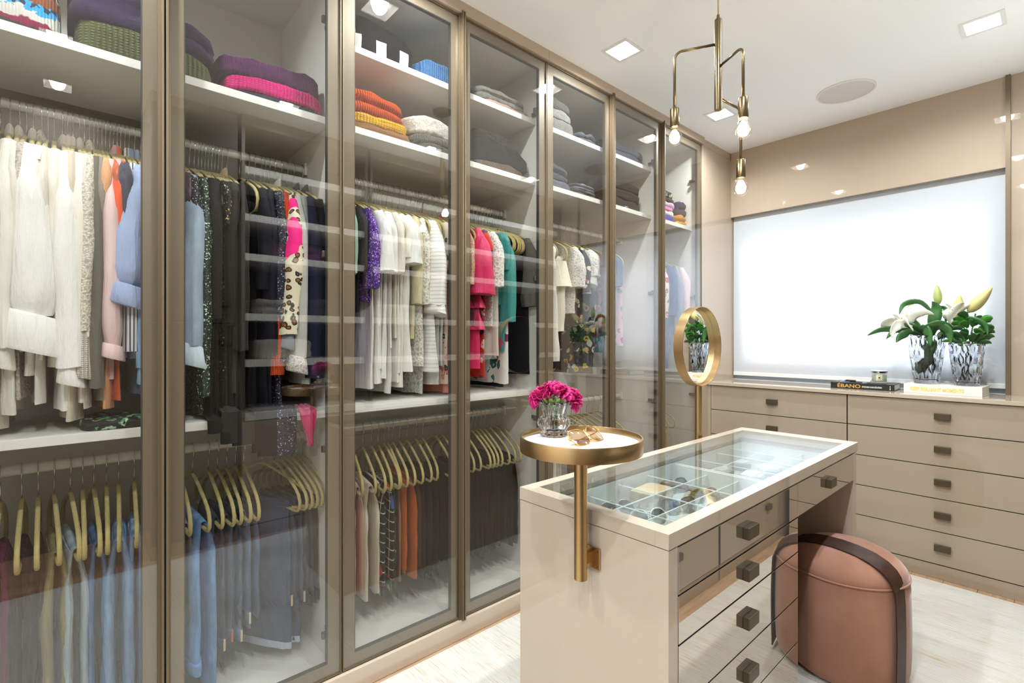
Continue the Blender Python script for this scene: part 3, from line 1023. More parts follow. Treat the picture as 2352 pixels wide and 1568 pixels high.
ORD = ['first', 'second', 'third', 'fourth', 'fifth', 'sixth', 'seventh', 'eighth', 'ninth', 'tenth', 'eleventh', 'twelfth', 'thirteenth', 'fourteenth', 'fifteenth', 'sixteenth', 'seventeenth', 'eighteenth', 'nineteenth', 'twentieth', 'twenty-first', 'twenty-second', 'twenty-third', 'twenty-fourth', 'twenty-fifth', 'twenty-sixth', 'twenty-seventh', 'twenty-eighth', 'twenty-ninth', 'thirtieth']

def top(root, mat, L=.62, w=.198, th=.006, hem=.012, rip=.008, k=2.5, hemw=None, sl=None, collar=None, drape=None, drop=0., neck=.04, straps=None, peplum=None, tilt=0., buttons=None):
    sd = rnd.random() * 50
    b = MB().rings(body_rings(L, w, th, hem, sd, rip, k, hemw=hemw, drape=drape, drop=drop, neck=neck, tilt=tilt)).obj('body', mat, root, smooth=70, world=False)
    if sl:
        d = dict(L=.6, rx=.035, ry=.025, mat=mat, gather=False, lean=0., flare=1., cuff=0., cuff_mat=None, cuff_r=1., fold=.12, x_out=.02)
        d.update(sl)
        for sx in (1, -1):
            o = MB().rings(sleeve_rings(sx, w, d['L'] - d['cuff'], d['rx'], d['ry'], sd + sx, gather=d['gather'], lean=d['lean'], flare=d['flare'], fold=d['fold'], x_out=d['x_out'])).obj('sleeve', d['mat'], root, smooth=70, world=False)
            if d['cuff'] > 0:
                cx = w + d['x_out'] - .012
                rr = []
                for q in (0, .08, .5, .92, 1.0):
                    z = -(d['L'] - d['cuff']) + .006 - (d['cuff'] + .006) * q
                    kx = d['rx'] * .72 * d['cuff_r'] * (1 + .10 * q); ky = d['ry'] * .72 * d['cuff_r'] * (1 + .22 * q)
                    if q in (0, 1.0): kx *= .93; ky *= .93
                    rr.append([(sx * (cx + kx * math.cos(2 * math.pi * i / 20)), d['lean'] + ky * math.sin(2 * math.pi * i / 20), z - .10 * ky * math.sin(2 * math.pi * i / 20) * 3) for i in range(20)])
                MB().rings(rr).obj('cuff', d['cuff_mat'] or d['mat'], o, smooth=50)
    if collar:
        pts = [(.062 * math.cos(2 * math.pi * i / 20), .0135 * math.sin(2 * math.pi * i / 20), -.098 + .010 * math.cos(4 * math.pi * i / 20)) for i in range(20)]
        rr = [[(x * f, y * f, z + dz) for x, y, z in pts] for f, dz in ((1.0, -.012), (1.04, .0), (1.0, .016), (.86, .017), (.84, -.01))]
        MB().rings(rr, cap0=False, cap1=False).obj('collar', collar, root, smooth=60, world=False)
    if straps:
        for sx in (1, -1):
            MB().grid(lambda u, v: (sx * (.085 + .02 * u + (v - .5) * .028), .004 * math.sin(u * 3) - .004, -.112 - (drop + .035) * u), 6, 2, .003).obj('strap', straps, root, smooth=60, world=False)
    if peplum:
        for z0, ln, m2 in peplum:
            rr = []
            for j in range(6):
                s = j / 5
                hw = w * (1.0 + .14 * s); t = th * 1.1 + (hem * 1.6 - th) * s
                rr.append([(hw * math.copysign(abs(math.cos(a)) ** .75, math.cos(a)), t * math.sin(a) + .012 * s * math.sin(5 * math.pi * math.cos(a) + sd), -z0 - ln * s) for a in [2 * math.pi * i / 30 for i in range(30)]])
            MB().rings(rr, cap0=False, cap1=False).obj('ruffle', m2, root, smooth=70, world=False)
    return b

def trousers(root, mat, L=.42, w=.135, th=.013, trim=None, waist=True, L2=None, xo=0., hem_mat=None, stitch=None):
    sd = rnd.random() * 40
    zt = -.226
    for q, s in enumerate((-1, 1)):
        LL = L if q == 0 else (L2 or L * (.93 + .1 * rnd.random()))
        rings = []; n = 20; m = 12
        for j in range(m + 1):
            u = j / m
            z = zt - LL * u
            a_ = (w * .86 + w * .16 * min(1, u * 3)) * (1 + .05 * nz(sd, u * 5, q))
            b_ = (th * .45 + th * .6 * min(1, u * 5)) * (1 + .18 * nz(sd + 3, u * 6, q))
            cy = s * (th * .45 + th * .75 * min(1, u * 6)) + .004 * nz(u * 4, sd)
            r = []
            for i in range(n):
                a = 2 * math.pi * i / n
                x = a_ * math.copysign(abs(math.cos(a)) ** .7, math.cos(a)) + xo
                groove = 1 - .35 * math.exp(-((abs(math.sin(a)) - .0) / .25) ** 2) * 0
                r.append((x + .004 * nz(z * 22, i, sd), cy + b_ * math.sin(a) * groove * (1 + .15 * math.sin(x * 60 + sd)), z + .004 * nz(x * 20, sd)))
            rings.append(r)
        o = MB().rings(rings).obj('leg', mat, root, smooth=70, world=False)
        if waist and q == 0:
            rr = []
            for uz, f in ((0, 1.0), (.003, 1.06), (.035, 1.06), (.038, 1.0)):
                z = zt - LL - .004 + .034 - uz
                rr.append([(xo + (w * 1.02 + .002) * f * math.copysign(abs(math.cos(a)) ** .7, math.cos(a)), s * th * 1.2 + th * 1.22 * f * math.sin(a), z) for a in [2 * math.pi * i / 20 for i in range(20)]])
            wb_ = MB().rings(rr).obj('waistband', mat, root, smooth=50, world=False)
            if trim:
                yc = s * th * 1.2
                for x in (-.05, .05):
                    MB().box(xo + x, xo + x + .006, yc - th * 1.33 - .002, yc - th * 1.33 + .001, zt - LL - .006, zt - LL + .032, .0005).obj('belt_loop', trim, wb_)
                xe = xo + (w * 1.02 + .002) * 1.06
                MB().box(xe - .001, xe + .0025, yc - .003, yc + .003, zt - LL - .006, zt - LL + .032, .0005).obj('belt_loop', trim, wb_)
        if hem_mat:
            z = zt - LL
            rr = [[(xo + (w * 1.02 + .001) * math.copysign(abs(math.cos(a)) ** .7, math.cos(a)), s * th * 1.2 + (th * 1.10 + .001) * math.sin(a), z + dz + (.004 * nz(i * 3.1, 5.) if dz < 0 else 0)) for i, a in enumerate([2 * math.pi * i / 40 for i in range(40)])] for dz in (.014, -.008)]
            MB().rings(rr).obj('hem', hem_mat, o, smooth=40)
    # saddle over the hanger bar
    rr = []
    for j in range(9):
        t = math.pi * j / 8
        rr.append([(xo + w * .86 * math.cos(2 * math.pi * i / 14), -math.cos(t) * (th * .55 + .004 * math.sin(2 * math.pi * i / 14)), zt - .006 + .016 * math.sin(t) + .006 * math.sin(2 * math.pi * i / 14)) for i in range(14)])
    MB().rings(rr).obj('fold', mat, root, smooth=70, world=False)

counters = {}
def hang(door, rail, y, sh, name, cat, fn, rz=0., rail_z=1.918, group=None, **kw):
    """one garment with its hanger; labels are filled in afterwards from the order on the rail"""
    rzr = R(rz + rnd.uniform(-2.0, 2.0))
    if name.endswith('_top'):
        name = name[:-4] + '_tee'
    if name == 'top':
        name = 'tee'
    root = thing(name, '', cat, (RX, y, rail_z)); root.rotation_euler = (0, 0, rzr)
    fn(root, **kw)
    counters.setdefault((door, rail), []).append([y, root, sh, rzr, rail_z])
def finish_labels():
    for (door, rail), lst in counters.items():
        lst.sort(key=lambda e: e[0])
        where = '%s rail behind %s door' % (rail, ORD[door - 1])
        for i, (y, root, sh, rzr, rail_z) in enumerate(lst):
            root['label'] = '%s, %s from left on %s' % (sh, ORD[i], where)
            root['group'] = 'clothes on the ' + where
            hanger(y, rzr, rail_z, 'velvet hanger of %s, %s on %s' % (sh, ORD[i], where), 'hangers on the ' + where)
W1, W2, W3, IV = cloth('#f1efe9', .9, .2, .05), cloth('#e9e5db', .9, .2, .06), cloth('#e2dccf', .9, .2, .06), satin('#ece6d8', .5)
SHEER = cloth('#e6e2da', .8, .3, .04)
GREIGE = cloth('#cfc6b8', .9, .2, .06)

# ---- first door, upper rail ------------------------------------------------
U = lambda d, y, sh, name, cat='blouse', **kw: hang(d, 'upper', y, sh, name, cat, top, **kw)
U(1, -.135, 'stone linen shirt', 'linen_shirt', 'shirt', mat=cloth('#c9c2b5'), L=.90, th=.007, hem=.02, sl=dict(L=.62, rx=.04, ry=.024))
U(1, -.115, 'off-white linen shirt', 'linen_shirt', 'shirt', mat=W2, L=.86, hem=.018, collar=GREIGE, sl=dict(L=.74, rx=.036, ry=.026, lean=-.006, cuff=.05))
U(1, -.096, 'ivory crepe blouse', 'crepe_blouse', mat=W3, L=.70, collar=GREIGE, sl=dict(L=.55, rx=.03, ry=.014))
U(1, -.082, 'lace-trimmed beige blouse', 'lace_blouse', mat=lace('#cdc2b6'), L=.82, sl=dict(L=.50, rx=.028, ry=.014))
U(1, -.068, 'white balloon-sleeved blouse', 'balloon_sleeved_blouse', mat=W1, L=.76, hem=.02, collar=GREIGE, sl=dict(L=.70, rx=.045, ry=.056, gather=True, cuff=.095, cuff_r=1.28, lean=.004, x_out=.030))
U(1, -.050, 'cream cotton tunic', 'cotton_tunic', mat=W2, L=.84, collar=lace('#cfc4b8'), sl=dict(L=.50, rx=.03, ry=.014))
U(1, -.037, 'ruffle-necked ivory blouse', 'ruffled_blouse', mat=W3, L=.72, sl=dict(L=.55, rx=.03, ry=.014), peplum=[(.15, .05, W3)])
U(1, -.024, 'ivory silk shirt', 'silk_shirt', 'shirt', mat=IV, L=.74, sl=dict(L=.52, rx=.028, ry=.013))
U(1, -.006, 'white cotton shirt', 'cotton_shirt', 'shirt', mat=W1, L=.86, hem=.022, collar=GREIGE, sl=dict(L=.79, rx=.04, ry=.036, lean=.012, cuff=.05, x_out=.026))
U(1, .006, 'plain white blouse', 'plain_blouse', mat=W1, L=.80, collar=GREIGE, sl=dict(L=.60, rx=.03, ry=.016, lean=.01))
U(1, .018, 'beige buttoned shirt', 'buttoned_shirt', 'shirt', mat=cloth('#d5cab6'), L=.89, hem=.02, collar=GREIGE, sl=dict(L=.52, rx=.028, ry=.013))
U(1, .032, 'cream satin blouse', 'satin_blouse', mat=IV, L=.84, hem=.02, collar=GREIGE, sl=dict(L=.66, rx=.038, ry=.030, lean=-.006, x_out=.024))
U(1, .044, 'pale grey cotton blouse', 'cotton_blouse', mat=cloth('#d6d1c8'), L=.86, sl=dict(L=.52, rx=.028, ry=.013))
U(1, .056, 'ivory lace cardigan', 'lace_cardigan', 'cardigan', mat=lace('#e6dfcd'), L=.74, collar=lace('#e6dfcd'), sl=dict(L=.77, rx=.035, ry=.024, lean=-.012, cuff=.125, cuff_mat=knit('#e2dccd', .009), cuff_r=1.15, x_out=.03))
U(1, .066, 'charcoal jersey top', 'jersey_top', 'top', mat=cloth('#6c675d'), L=.80, sl=dict(L=.80, rx=.032, ry=.017, x_out=.028))
U(1, .075, 'taupe jersey top', 'jersey_top', 'top', mat=cloth('#938a7e'), L=.84, sl=dict(L=.54, rx=.03, ry=.013))
U(1, .085, 'apricot cotton top', 'cotton_top', 'top', mat=cloth('#dfa679'), L=.86, hem=.018, sl=dict(L=.40, rx=.03, ry=.012))
U(1, .094, 'pale pink blouse', 'pink_blouse', mat=satin('#e8c9c4', .55), L=.78, hem=.02, sl=dict(L=.72, rx=.038, ry=.030, gather=True, cuff=.035, cuff_r=1.2, lean=.004, x_out=.03))
U(1, .104, 'rust silk top', 'silk_top', 'top', mat=satin('#c65a2c'), L=.84, sl=dict(L=.36, rx=.03, ry=.012))
U(1, .113, 'rose satin blouse', 'satin_blouse', mat=satin('#dcb0b6'), L=.72, collar=satin('#d3a4ac'), sl=dict(L=.42, rx=.03, ry=.014))
U(1, .122, 'bright orange blouse', 'orange_blouse', mat=satin('#f0561c', .6), L=.66, collar=satin('#e8642f'), sl=dict(L=.44, rx=.036, ry=.026, lean=-.012, x_out=.024))
U(1, .131, 'navy wrap blouse', 'wrap_blouse', mat=satin('#2c3049', .6), L=.70, sl=dict(L=.35, rx=.035, ry=.024, flare=.7, x_out=.03))
U(1, .141, 'navy-striped white shirt', 'striped_shirt', 'shirt', mat=stripes('#eceae6', '#3b4668', .0085, 'Y', .25), L=.70, hem=.02, collar=stripes('#eceae6', '#3b4668', .0085, 'Y', .25), sl=dict(L=.70, rx=.03, ry=.022, x_out=.018))
U(1, .152, 'light blue balloon-sleeved shirt', 'blue_shirt', 'shirt', mat=cloth('#a3b3d6', .8), L=.72, hem=.02, collar=cloth('#8e9db8'), sl=dict(L=.575, rx=.05, ry=.048, gather=True, cuff=.055, cuff_r=1.35, lean=-.022, x_out=.036))
U(1, .166, 'washed denim shirt', 'denim_shirt', 'shirt', mat=denim('#6f8aa3'), L=.83, hem=.02, collar=denim('#7d93a5'), sl=dict(L=.80, rx=.035, ry=.022, cuff=.05))
U(1, .182, 'slate blue shirt', 'slate_shirt', 'shirt', mat=cloth('#6d7d92'), L=.74, sl=dict(L=.6, rx=.03, ry=.018))

# ---- second door, upper rail -----------------------------------------------
BK = lambda h, r=.8: cloth(h, r, .08, .2)
U(2, .272, 'wine satin top', 'satin_top', 'top', mat=satin('#3a1a26'), L=.60, sl=dict(L=.4, rx=.03, ry=.012))
U(2, .287, 'black sequinned jacket', 'sequinned_jacket', 'jacket', mat=sequin('#15151a', 320., '#d8cfba', .06), L=.60, hem=.016, sl=dict(L=.45, rx=.036, ry=.026, lean=-.006))
U(2, .300, 'faded denim jacket', 'denim_jacket', 'jacket', mat=denim('#7e8b98'), L=.66, hem=.016, sl=dict(L=.745, rx=.045, ry=.042, lean=-.012, cuff=.06, cuff_mat=denim('#a9b6c2'), cuff_r=1.4, x_out=.03))
U(2, .316, 'green-trimmed beaded tunic', 'beaded_tunic', 'tunic', mat=sequin('#1a2620', 330., '#a9c79d', .07), L=.90, hem=.016, sl=dict(L=.84, rx=.03, ry=.018, x_out=.028, mat=sequin('#22382a', 260., '#d4e4c8', .09)))
for i, (y, n_) in enumerate(((.330, 'black leather blazer'), (.342, 'black chiffon dress'), (.352, 'black crepe dress'), (.362, 'black pleated dress'), (.372, 'black jersey dress'))):
    U(2, y, n_, 'black_dress' if i else 'black_blazer', 'dress' if i else 'blazer', mat=BK(('#1a1a1a', '#1b1918', '#191817', '#1d1a19', '#1a1a1b')[i]), L=.86 + .02 * i, hem=.014, sl=dict(L=.60, rx=.03, ry=.014) if i % 2 else None, drape=-(.93 + .012 * i) if i in (2, 4) else None)
U(2, .382, 'black blouse with gold trim', 'gold_trimmed_blouse', mat=sequin('#1b1918', 220., '#c9ad76', .04), L=.80, sl=dict(L=.3, rx=.03, ry=.012))
U(2, .392, 'charcoal wool dress', 'wool_dress', 'dress', mat=cloth('#2b2826'), L=.88, hem=.018, drape=-.99)
U(2, .402, 'black wool tunic', 'wool_tunic', 'tunic', mat=BK('#201d1b'), L=.88, hem=.016, sl=dict(L=.62, rx=.03, ry=.013))
U(2, .414, 'black top with champagne lapel', 'lapel_top', 'top', mat=cloth('#35302b'), L=.84, hem=.02, collar=satin('#d9b98c'), sl=dict(L=.30, rx=.026, ry=.012))
U(2, .430, 'dark grey felt coat', 'felt_coat', 'coat', mat=cloth('#2a2725'), L=.90, hem=.024, sl=dict(L=.70, rx=.034, ry=.022), drape=-1.0)
U(2, .470, 'black strap dress', 'strap_dress', 'dress', mat=BK('#111114'), L=.885, hem=.02, drop=.09, straps=BK('#111114'), drape=-1.03)
U(2, .500, 'black velvet dress', 'velvet_dress', 'dress', mat=BK('#15151c', .6), L=.885, hem=.024, sl=dict(L=.5, rx=.034, ry=.024), drape=-1.045)
U(2, .520, 'midnight blue dress', 'blue_dress', 'dress', mat=BK('#14151f', .6), L=.885, hem=.022, sl=dict(L=.72, rx=.034, ry=.02))
U(2, .541, 'midnight sequinned dress', 'sequinned_dress', 'dress', mat=sequin('#1c1c2c', 330., '#a9aed0', .05), L=.885, hem=.026, sl=dict(L=.74, rx=.038, ry=.026), drape=-1.05)
U(2, .556, 'navy glitter cardigan', 'glitter_cardigan', 'cardigan', mat=sequin('#191926', 300., '#c77fb0', .06), L=.80, hem=.018, sl=dict(L=.68, rx=.034, ry=.02))
U(2, .570, 'orange-edged black jacket', 'orange_edged_jacket', 'jacket', mat=satin('#d9481a', .6), L=.76, hem=.016, sl=dict(L=.785, rx=.030, ry=.020, lean=-.030, mat=knit('#e0521f', .006), x_out=.022))
U(2, .588, 'leopard bomber with pink lettering', 'leopard_bomber', 'jacket', mat=leopard('#c9b48a', '#2a1c12', '#8a5a2e'), L=.66, hem=.02, collar=cloth('#d8d2c6'), sl=dict(L=.70, rx=.05, ry=.036, lean=-.028, mat=leopard('#d8ccb0', '#2a1c12', '#8a5a2e', '#f0157f'), cuff=.05, cuff_mat=denim('#6a6f76'), x_out=.034))
U(2, .612, 'grey marl sweatshirt', 'marl_sweatshirt', 'sweatshirt', mat=cloth('#b5b2ac'), L=.70, hem=.02, sl=dict(L=.78, rx=.042, ry=.028, lean=-.012, cuff=.05, cuff_mat=lace('#d9d5cc'), cuff_r=1.5, x_out=.034))
U(2, .634, 'grey-green cotton shirt', 'cotton_shirt', 'shirt', mat=cloth('#8f938a'), L=.82, hem=.02, sl=dict(L=.82, rx=.03, ry=.018))
U(2, .658, 'navy wool coat', 'wool_coat', 'coat', mat=cloth('#1b1d33'), L=.86, hem=.026, collar=BK('#15151c'), sl=dict(L=.80, rx=.046, ry=.034, x_out=.03))
U(2, .690, 'black blazer', 'black_blazer', 'blazer', mat=BK('#16161a'), L=.80, th=.010, hem=.018, collar=BK('#101012'), sl=dict(L=.70, rx=.036, ry=.022))

# ---- third door, upper rail --------------------------------------------------
U(3, .790, 'mint-edged black top', 'black_top', 'top', mat=cloth('#9bb7a4'), L=.50, sl=dict(L=.42, rx=.036, ry=.02))
U(3, .815, 'lilac pencil skirt', 'pencil_skirt', 'skirt', mat=satin('#8b79ac', .6), L=.80, hem=.022, drop=.16, straps=satin('#8b79ac', .6))
U(3, .840, 'black satin blouse', 'satin_blouse', mat=BK('#191820', .5), L=.56, hem=.02, sl=dict(L=.40, rx=.04, ry=.03))
U(3, .866, 'purple sequinned top', 'sequinned_top', 'top', mat=sequin('#4c1f86', 300., '#d9a8ff', .12), L=.52, sl=dict(L=.47, rx=.042, ry=.026, x_out=.032))
U(3, .892, 'sheer white blouse', 'sheer_blouse', mat=SHEER, L=.86, hem=.024, rip=.012)
U(3, .918, 'white blouse with flared sleeves', 'flared_sleeve_blouse', mat=W1, L=.84, hem=.026, rip=.014, k=3.5, sl=dict(L=.40, rx=.065, ry=.030, flare=1.5, fold=.05))
WH = [(.936, 'white satin top', satin('#e9e6df'), .78), (.953, 'white cotton tunic', W1, .82), (.968, 'cream cotton top', W2, .70), (.981, 'white tulle dress', SHEER, .88), (.994, 'ecru linen top', W3, .66), (1.006, 'white wrap top', W1, .84), (1.018, 'ivory viscose blouse', IV, .80), (1.031, 'cream ruffled top', W2, .86)]
for i, (y, n_, m_, L_) in enumerate(WH):
    U(3, y, n_, n_.split(' ', 1)[1].replace(' ', '_'), 'top', mat=m_, L=L_, th=.005, hem=.014 if i < 7 else .02, rip=.012, k=3.2, drop=.05 if i in (3, 5) else 0, straps=m_ if i in (3, 5) else None, sl=dict(L=.34 + .06 * (i % 3), rx=.05, ry=.016, flare=1.4) if i in (1, 4, 6) else None)
U(3, 1.052, 'white blouse with cape sleeves', 'cape_sleeve_blouse', mat=W1, L=.80, hem=.026, rip=.014, sl=dict(L=.36, rx=.065, ry=.030, flare=1.4, fold=.08))
U(3, 1.080, 'khaki-beige linen top', 'linen_top', 'top', mat=cloth('#d3c9a4'), L=.66, hem=.02, sl=dict(L=.52, rx=.036, ry=.016))
U(3, 1.110, 'white crochet blouse', 'crochet_blouse', mat=lace('#ece6d8', 60.), L=.78, hem=.02, sl=dict(L=.52, rx=.038, ry=.02))
U(3, 1.140, 'white lace slip', 'lace_slip', 'slip', mat=lace('#e6e3dc', 45.), L=.90, hem=.016, drop=.05, straps=W2, hemw=.15)
U(3, 1.172, 'white pintucked blouse', 'pintucked_blouse', mat=stripes('#f3f1ec', '#dcd8cf', .016, 'Z', .25), L=.80, hem=.03, rip=.016, hemw=.22, sl=dict(L=.56, rx=.075, ry=.040, flare=1.1, fold=.06, cuff=.04, cuff_r=1.3))
for y, n_, m_, L_ in ((1.193, 'cream chiffon dress', SHEER, .86), (1.206, 'ivory cotton dress', W2, .84), (1.218, 'white cotton blouse', W1, .78)):
    U(3, y, n_, n_.split(' ', 1)[1].replace(' ', '_'), 'dress' if 'dress' in n_ else 'blouse', mat=m_, L=L_, th=.005, hem=.014, rip=.012)
U(3, 1.236, 'blush floral top', 'floral_top', 'top', mat=floral('#e9d3c3', '#3b4a3a', '#d98c7a', 30.), L=.86, hem=.018, sl=dict(L=.36, rx=.04, ry=.016))
U(4, 1.262, 'coral pleated skirt', 'pleated_skirt', 'skirt', mat=satin('#d6846f', .6), L=.90, hem=.026, rip=.018, k=6, drop=.1, straps=satin('#d6846f', .6))
U(4, 1.290, 'salmon chiffon blouse', 'chiffon_blouse', mat=cloth('#dba58f'), L=.82, hem=.022, sl=dict(L=.40, rx=.04, ry=.02))
U(4, 1.318, 'crimson top', 'crimson_top', 'top', mat=satin('#b02a4c'), L=.88, hem=.02, collar=satin('#b02a4c'))
U(4, 1.350, 'peach-embroidered blouse', 'embroidered_blouse', mat=lace('#e0b79a'), L=.86, hem=.02, sl=dict(L=.42, rx=.04, ry=.02))
U(4, 1.384, 'burgundy camisole', 'burgundy_camisole', 'camisole', mat=satin('#6a2036'), L=.60, hem=.014, drop=.06, straps=satin('#6a2036'))
U(4, 1.418, 'hot pink ruffled blouse', 'ruffled_blouse', mat=satin('#d81e5e', .5), L=.80, hem=.034, rip=.016, sl=dict(L=.46, rx=.075, ry=.046, flare=1.5, fold=.08), peplum=[(.42, .10, satin('#d81e5e', .5)), (.52, .10, satin('#d81e5e', .5))])
U(4, 1.452, 'red floral dress', 'floral_dress', 'dress', mat=floral('#c5331f', '#2c3a5e', '#e9d9c2', 26.), L=.84, hem=.02, sl=dict(L=.44, rx=.036, ry=.018))
U(4, 1.478, 'mint green trousers', 'mint_trousers', 'trousers', mat=satin('#b9d8c8', .6), L=.82, hem=.018, drop=.12, straps=satin('#b9d8c8', .6), w=.12)
U(4, 1.502, 'white lace blouse', 'lace_blouse', mat=lace('#ece9e1', 60.), L=.60, hem=.02, sl=dict(L=.42, rx=.06, ry=.034))
U(4, 1.524, 'pale linen dress', 'linen_dress', 'dress', mat=W2, L=.74, hem=.02)
U(4, 1.548, 'teal top with gold beads', 'beaded_top', 'top', mat=satin('#1d7f7c', .5), L=.50, hem=.02, sl=dict(L=.34, rx=.045, ry=.02))
U(4, 1.574, 'teal blouse with floral hem', 'floral_hem_blouse', mat=floral('#2b7f78', '#e9dfd8', '#b3395e', 9., .3), L=.72, hem=.022, sl=dict(L=.58, rx=.05, ry=.030, mat=satin('#2f8780', .6)))
U(4, 1.596, 'ivory dress with plum flowers', 'floral_dress', 'dress', mat=floral('#e8e2dc', '#7d2f55', '#34786f', 16.), L=.88, hem=.018)
U(4, 1.616, 'navy wide trousers', 'navy_trousers', 'trousers', mat=BK('#1a1d2b'), L=.90, hem=.018, drop=.10, straps=BK('#1a1d2b'), w=.13)
PT = [floral('#26304a', '#d8d4c8', '#8a8f9c', 50.), cloth('#b9a98c'), floral('#2c2f3b', '#cfd0d4', '#6a5060', 60.), cloth('#38465c'), BK('#191a20')]
for i, y in enumerate((1.634, 1.650, 1.666, 1.682, 1.698)):
    U(4, y, ('navy dotted camisole', 'sand camisole', 'monochrome printed camisole', 'blue slip top', 'black slip top')[i], 'camisole', 'camisole', mat=PT[i], L=.40 + .06 * (i % 2), hem=.010, drop=.075, straps=PT[i], w=.15)
U(4, 1.722, 'black kimono with grey sleeves', 'kimono', 'kimono', mat=BK('#17171b'), L=.84, th=.008, hem=.012, sl=dict(L=.50, rx=.06, ry=.014, flare=1.2, mat=cloth('#6b655f')))

# ---- fifth to seventh doors ----------------------------------------------------
U(5, 1.86, 'blue-and-white printed dress', 'printed_dress', 'dress', mat=floral('#e7e2d8', '#2f4a70', '#c9a23e', 14.), L=.80, hem=.03, sl=dict(L=.3, rx=.04, ry=.03))
U(5, 1.93, 'ivory apron dress', 'apron_dress', 'dress', mat=W2, L=.78, hem=.04, drop=.10, straps=W2, th=.02, hemw=.21)
U(5, 2.01, 'cream sleeveless jumpsuit', 'sleeveless_jumpsuit', 'jumpsuit', mat=cloth('#ece6d6'), L=.62, th=.022, hem=.045, drop=.10, straps=cloth('#ece6d6'), hemw=.17, peplum=[(.24, .14, cloth('#ece6d6'))])
U(5, 2.09, 'white lace-hemmed blouse', 'lace_hemmed_blouse', mat=lace('#efece6', 70.), L=.52, hem=.03, sl=dict(L=.38, rx=.055, ry=.034))
U(5, 2.15, 'black embroidered tunic', 'embroidered_tunic', 'tunic', mat=floral('#23211f', '#d9c8ae', '#b65a3e', 26., .3), L=.58, hem=.03, sl=dict(L=.40, rx=.045, ry=.03))
U(5, 2.21, 'white crochet-sleeved top', 'crochet_sleeved_top', 'top', mat=lace('#ece8df', 60.), L=.40, hem=.03, sl=dict(L=.36, rx=.05, ry=.04, cuff=.05, cuff_mat=W2))
U(5, 2.27, 'yellow and black floral skirt', 'floral_skirt', 'skirt', mat=floral('#2d2a26', '#c9a64a', '#c9cfb6', 22.), L=.86, hem=.035, drop=.2, straps=BK('#222222'), hemw=.17)
U(5, 2.33, 'orange patterned blouse', 'patterned_blouse', mat=floral('#c9582a', '#2d4b3f', '#e9c9a6', 30.), L=.60, hem=.02)
U(5, 2.37, 'purple and teal dress', 'two_tone_dress', 'dress', mat=floral('#8e5f97', '#3aa19b', '#c35a79', 7., .6), L=.74, hem=.03, sl=dict(L=.45, rx=.045, ry=.03))
U(6, 2.44, 'navy cotton top', 'cotton_top', 'top', mat=cloth('#5b6a86'), L=.50, hem=.03, sl=dict(L=.35, rx=.045, ry=.03))
U(6, 2.52, 'pink printed top', 'printed_top', 'top', mat=floral('#d9b9c3', '#b0587c', '#8d9fb5', 22.), L=.70, hem=.03)
U(7, 2.87, 'white frilled blouse', 'frilled_blouse', mat=W1, L=.60, hem=.03, sl=dict(L=.4, rx=.05, ry=.03))
U(7, 2.94, 'red blouse with floral sleeves', 'floral_sleeve_blouse', mat=cloth('#c73a4c'), L=.56, hem=.03, sl=dict(L=.52, rx=.05, ry=.034, mat=floral('#e5d8d2', '#c2304a', '#3c6d5c', 26.)))
U(7, 3.00, 'peach lace dress', 'lace_dress', 'dress', mat=lace('#dca684'), L=.86, hem=.03)
U(7, 3.06, 'navy blue dress', 'blue_dress', 'dress', mat=cloth('#46568c'), L=.86, hem=.035, sl=dict(L=.5, rx=.045, ry=.03))
U(7, 3.14, 'pink-edged grey jacket', 'grey_jacket', 'jacket', mat=cloth('#8d93a6'), L=.70, hem=.03, sl=dict(L=.62, rx=.045, ry=.03))
U(7, 3.22, 'pale rose blouse', 'rose_blouse', mat=cloth('#e3c5c8'), L=.60, hem=.03, sl=dict(L=.5, rx=.045, ry=.03))

# ---- lower rails: trousers ------------------------------------------------------
LZ = .88
D = lambda d, y, sh, name, cat='trousers', **kw: hang(d, 'lower', y, sh, name, cat, trousers, rail_z=LZ, **kw)
CORD = plain('belt_loop_thread', '#c9b48c', .8)
D(1, -.135, 'plum corduroy trousers', 'corduroy_trousers', mat=cloth('#6b1d4d'), th=.016, L=.52)
D(1, -.092, 'dark burgundy trousers', 'burgundy_trousers', mat=cloth('#2c1320'), th=.014, L=.44)
D(1, -.058, 'aubergine trousers', 'aubergine_trousers', mat=cloth('#33131f'), th=.009, L=.36)
D(1, -.024, 'olive chinos', 'olive_chinos', mat=cloth('#8d855c'), th=.017, L=.52, w=.155, rz=5)
D(1, .012, 'pale washed jeans', 'washed_jeans', 'jeans', mat=denim('#97a7af', 1.4), th=.015, L=.47, w=.16, trim=CORD, rz=6)
D(1, .040, 'charcoal trousers', 'charcoal_trousers', mat=cloth('#2c2f38'), th=.010, L=.50)
D(1, .066, 'blue skinny jeans', 'skinny_jeans', 'jeans', mat=denim('#46678d'), th=.014, L=.52, w=.15)
D(1, .096, 'black wool trousers', 'wool_trousers', mat=BK('#1d1c20'), th=.010, L=.48)
D(1, .126, 'mid-blue jeans', 'blue_jeans', 'jeans', mat=denim('#6b87a8'), th=.019, L=.50, w=.165, trim=CORD, rz=-4)
D(1, .165, 'light blue jeans', 'light_blue_jeans', 'jeans', mat=denim('#7f97b0'), th=.015, L=.47, w=.155, trim=CORD, rz=-4)
D(2, .262, 'dark stone jeans', 'stone_jeans', 'jeans', mat=denim('#4e5560'), th=.012, L=.50)
D(2, .290, 'grey ripped jeans', 'ripped_jeans', 'jeans', mat=denim('#6f757c'), th=.012, L=.44, trim=CORD)
D(2, .325, 'sky blue jeans', 'sky_blue_jeans', 'jeans', mat=denim('#5f83ad'), th=.019, L=.46, L2=.53, w=.16, rz=3)
D(2, .372, 'charcoal denim jeans', 'denim_jeans', 'jeans', mat=denim('#343c4b'), th=.014, L=.40, trim=CORD)
